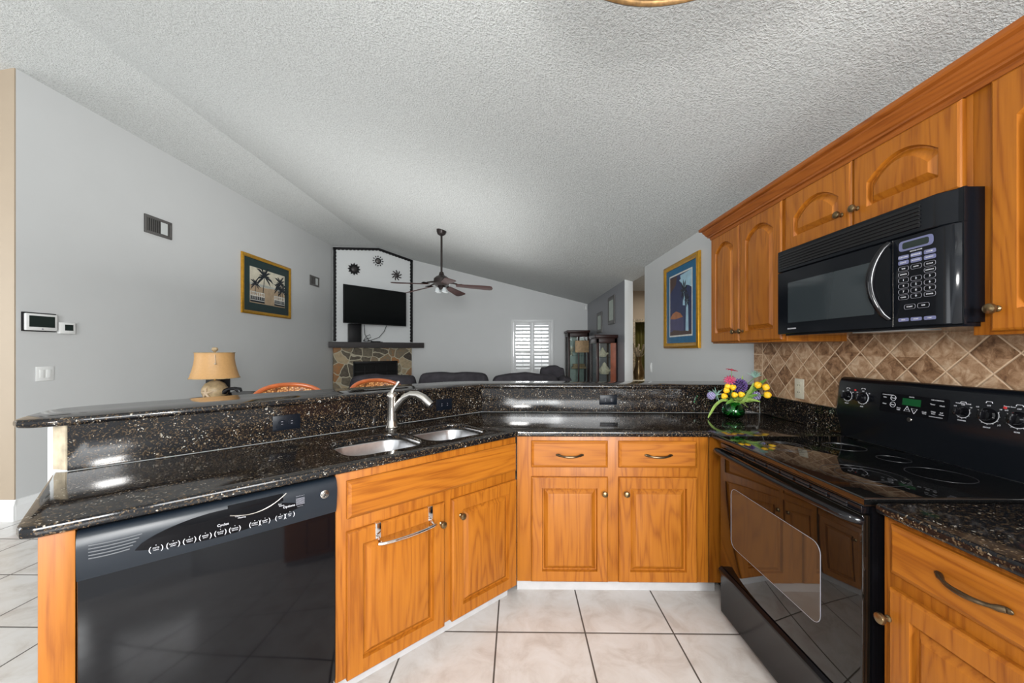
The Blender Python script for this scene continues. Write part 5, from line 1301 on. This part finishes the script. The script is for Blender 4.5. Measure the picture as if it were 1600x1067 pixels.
def daisy_b(r, n, d):
    def f(m):
        mt = orient(d)
        m.lathe([(0, -0.004), (r*0.25, -0.002), (r*0.22, 0.006), (0, 0.009)], seg=12, mat=mt)
        for i in range(n):
            a = 2*PI*i/n; mm = mt @ Matrix.Rotation(a, 4, 'Z')
            m.loops([[(r*x, r*w_*s_, h_*r) for s_ in (-1, 1)]+[(r*x, r*w_*0.8*s_, h_*r+0.0012) for s_ in (1, -1)] for x, w_, h_ in ((0.2, 0.08, 0), (0.5, 0.14, 0.08), (0.85, 0.11, 0.05), (1.0, 0.03, -0.05))], mat=mm)
    return f
flower('daisy', 'red daisy standing tallest above the bouquet', 'flower', W(-0.010, 1.222, 0.0), daisy_b(0.036, 11, (0.15, -0.15, 1)), 'red_petal')
flower('daisy', 'pink red daisy behind the purple allium', 'flower', W(-0.022, 1.158, 0.0), daisy_b(0.038, 12, (-0.5, -0.7, 0.6)), 'pink_petal')
def spray(tip, n, L, mat, label, d0=(0, 0, 1), fan_=1.0, cat='foliage', seed=3):
    rnd = random.Random(seed); t_ = thing('foliage_sprig', label, cat, tip, 0)
    m = MB()
    for i in range(n):
        d = (Vector(d0)+Vector((rnd.uniform(-1, 1), rnd.uniform(-0.6, 0.6), rnd.uniform(-0.7, 0.9)))*fan_).normalized()
        l_ = L*rnd.uniform(0.6, 1.0)
        m.tube([(0, 0, 0), tuple(d*l_*0.5), tuple(d*l_+Vector((0, 0, -0.1*l_)))], [0.0014, 0.0022, 0.0005], 5)
    m.done('needles', mat, t_)
    s_ = MB(); stem(s_, tip); o = s_.done('stem', 'leaf', t_); o.location = -Vector(tip)
spray(W(0.150, 1.172, 0.02), 42, 0.062, 'leaf_blue', 'spiky blue-green sprig at the upper right of the bouquet')
spray(W(-0.105, 1.062, 0.0), 30, 0.062, 'leaf_blue', 'spiky grey-green sprig beside the far left blossom', (-0.3, 0, 0.3), seed=5)
spray(W(0.020, 1.025, -0.03), 34, 0.080, 'leaf_light', 'pale green needle sprig at the vase mouth', (0, -0.3, 0.5), seed=8)
def blade(label, pts, wmax, mat, seed=0):
    P = [Vector(p) for p in pts]
    # smooth chain
    Q = []
    for i in range(len(P)-1):
        for k_ in range(4):
            t_ = k_/4; p0_ = P[max(0, i-1)]; p1_ = P[i]; p2_ = P[i+1]; p3_ = P[min(len(P)-1, i+2)]
            Q.append(0.5*((2*p1_)+(-p0_+p2_)*t_+(2*p0_-5*p1_+4*p2_-p3_)*t_*t_+(-p0_+3*p1_-3*p2_+p3_)*t_**3))
    Q.append(P[-1]); n = len(Q); ls = []
    for i, p_ in enumerate(Q):
        t_ = (Q[min(i+1, n-1)]-Q[max(i-1, 0)]).normalized(); sd = t_.cross(Vector((0, 1, 0.15))).normalized()
        w_ = wmax*(math.sin(PI*min(1, 0.08+0.92*i/(n-1)))**0.7)+0.0006
        nm = t_.cross(sd)*0.0008
        ls.append([tuple(p_-sd*w_), tuple(p_+nm*2), tuple(p_+sd*w_), tuple(p_-nm)])
    o = MB().loops(ls).done('leaf_blade', mat, smooth=60)
    tag(o, label, 'leaf', None)
base = W(-0.01, 1.005, -0.02); base2 = W(0.012, 1.005, -0.02)
blade('long arching pale leaf drooping left onto the granite', [base, W(-0.075, 1.035, -0.03), W(-0.125, 1.005, -0.03), W(-0.160, 0.950, -0.03), W(-0.176, 0.919, -0.03)], 0.009, 'leaf_light')
blade('green leaf reaching low to the right of the vase', [base2, W(0.06, 1.035, -0.03), W(0.11, 1.035, -0.03), W(0.155, 1.022, -0.03)], 0.008, 'leaf_light')
blade('pointed light leaf standing behind the purple allium', [base2, W(0.05, 1.08, 0.02), W(0.070, 1.14, 0.03), W(0.078, 1.185, 0.03)], 0.009, 'leaf_light')
blade('dark pointed leaf rising at the far right of the bouquet', [base2, W(0.11, 1.08, 0.0), W(0.17, 1.135, 0.0), W(0.215, 1.165, 0.0)], 0.013, 'leaf')
blade('broad green leaf beside the upper right tulip', [base2, W(0.07, 1.06, -0.02), W(0.10, 1.10, -0.02), W(0.118, 1.145, -0.02)], 0.011, 'leaf_light')
blade('broad green leaf in the middle under the purple allium', [base2, W(0.035, 1.03, -0.05), W(0.055, 1.06, -0.05), W(0.07, 1.085, -0.05)], 0.011, 'leaf_light')
blade('short dark leaf under the left tulips', [base, W(-0.03, 1.03, -0.04), W(-0.055, 1.025, -0.05), W(-0.075, 1.01, -0.05)], 0.011, 'leaf')
blade('narrow dark leaf between the allium and right tulips', [base2, W(0.06, 1.04, -0.02), W(0.10, 1.06, -0.03), W(0.14, 1.07, -0.03)], 0.012, 'leaf')

# ------------------------------------------------------------------ ceiling light over the kitchen, only its rim in view
PX, PY, PZ = 0.362, 0.668, 2.30
pl_ = thing('pendant_light', 'round brass-rimmed glass ceiling light at the top edge', 'ceiling light', (PX, PY, 0))
rr_ = 0.368
MB().loops([[((rr_+a*math.cos(2*PI*j/8))*math.cos(2*PI*i/72), (rr_+a*math.cos(2*PI*j/8))*math.sin(2*PI*i/72), PZ+a*1.4*math.sin(2*PI*j/8)) for i in range(72)] for j in range(9) for a in (0.009,)], cap0=False, cap1=False).done('rim', 'rim', pl_, smooth=60)
MB().lathe([(0.0, -0.03), (0.15, -0.02), (0.30, 0.0), (rr_-0.012, 0.02), (rr_-0.012, 0.03), (0.30, 0.012), (0.15, -0.008), (0.0, -0.018)], (0, 0, PZ), seg=64).done('glass_dish', 'glassw', pl_, smooth=60)
MB().tube([(0, 0, PZ-0.02), (0, 0, zc(PX)-0.02)], 0.012, 10).lathe([(0, 0), (0.07, 0), (0.06, -0.03), (0, -0.035)], (0, 0, zc(PX)), seg=20).done('rod', 'rim', pl_)
for i in range(3):
    a = R(100+120*i); MB().tube([(0, 0, PZ+0.25), (rr_*0.97*math.cos(a), rr_*0.97*math.sin(a), PZ+0.01)], 0.004, 6).done('support', 'rim', pl_)
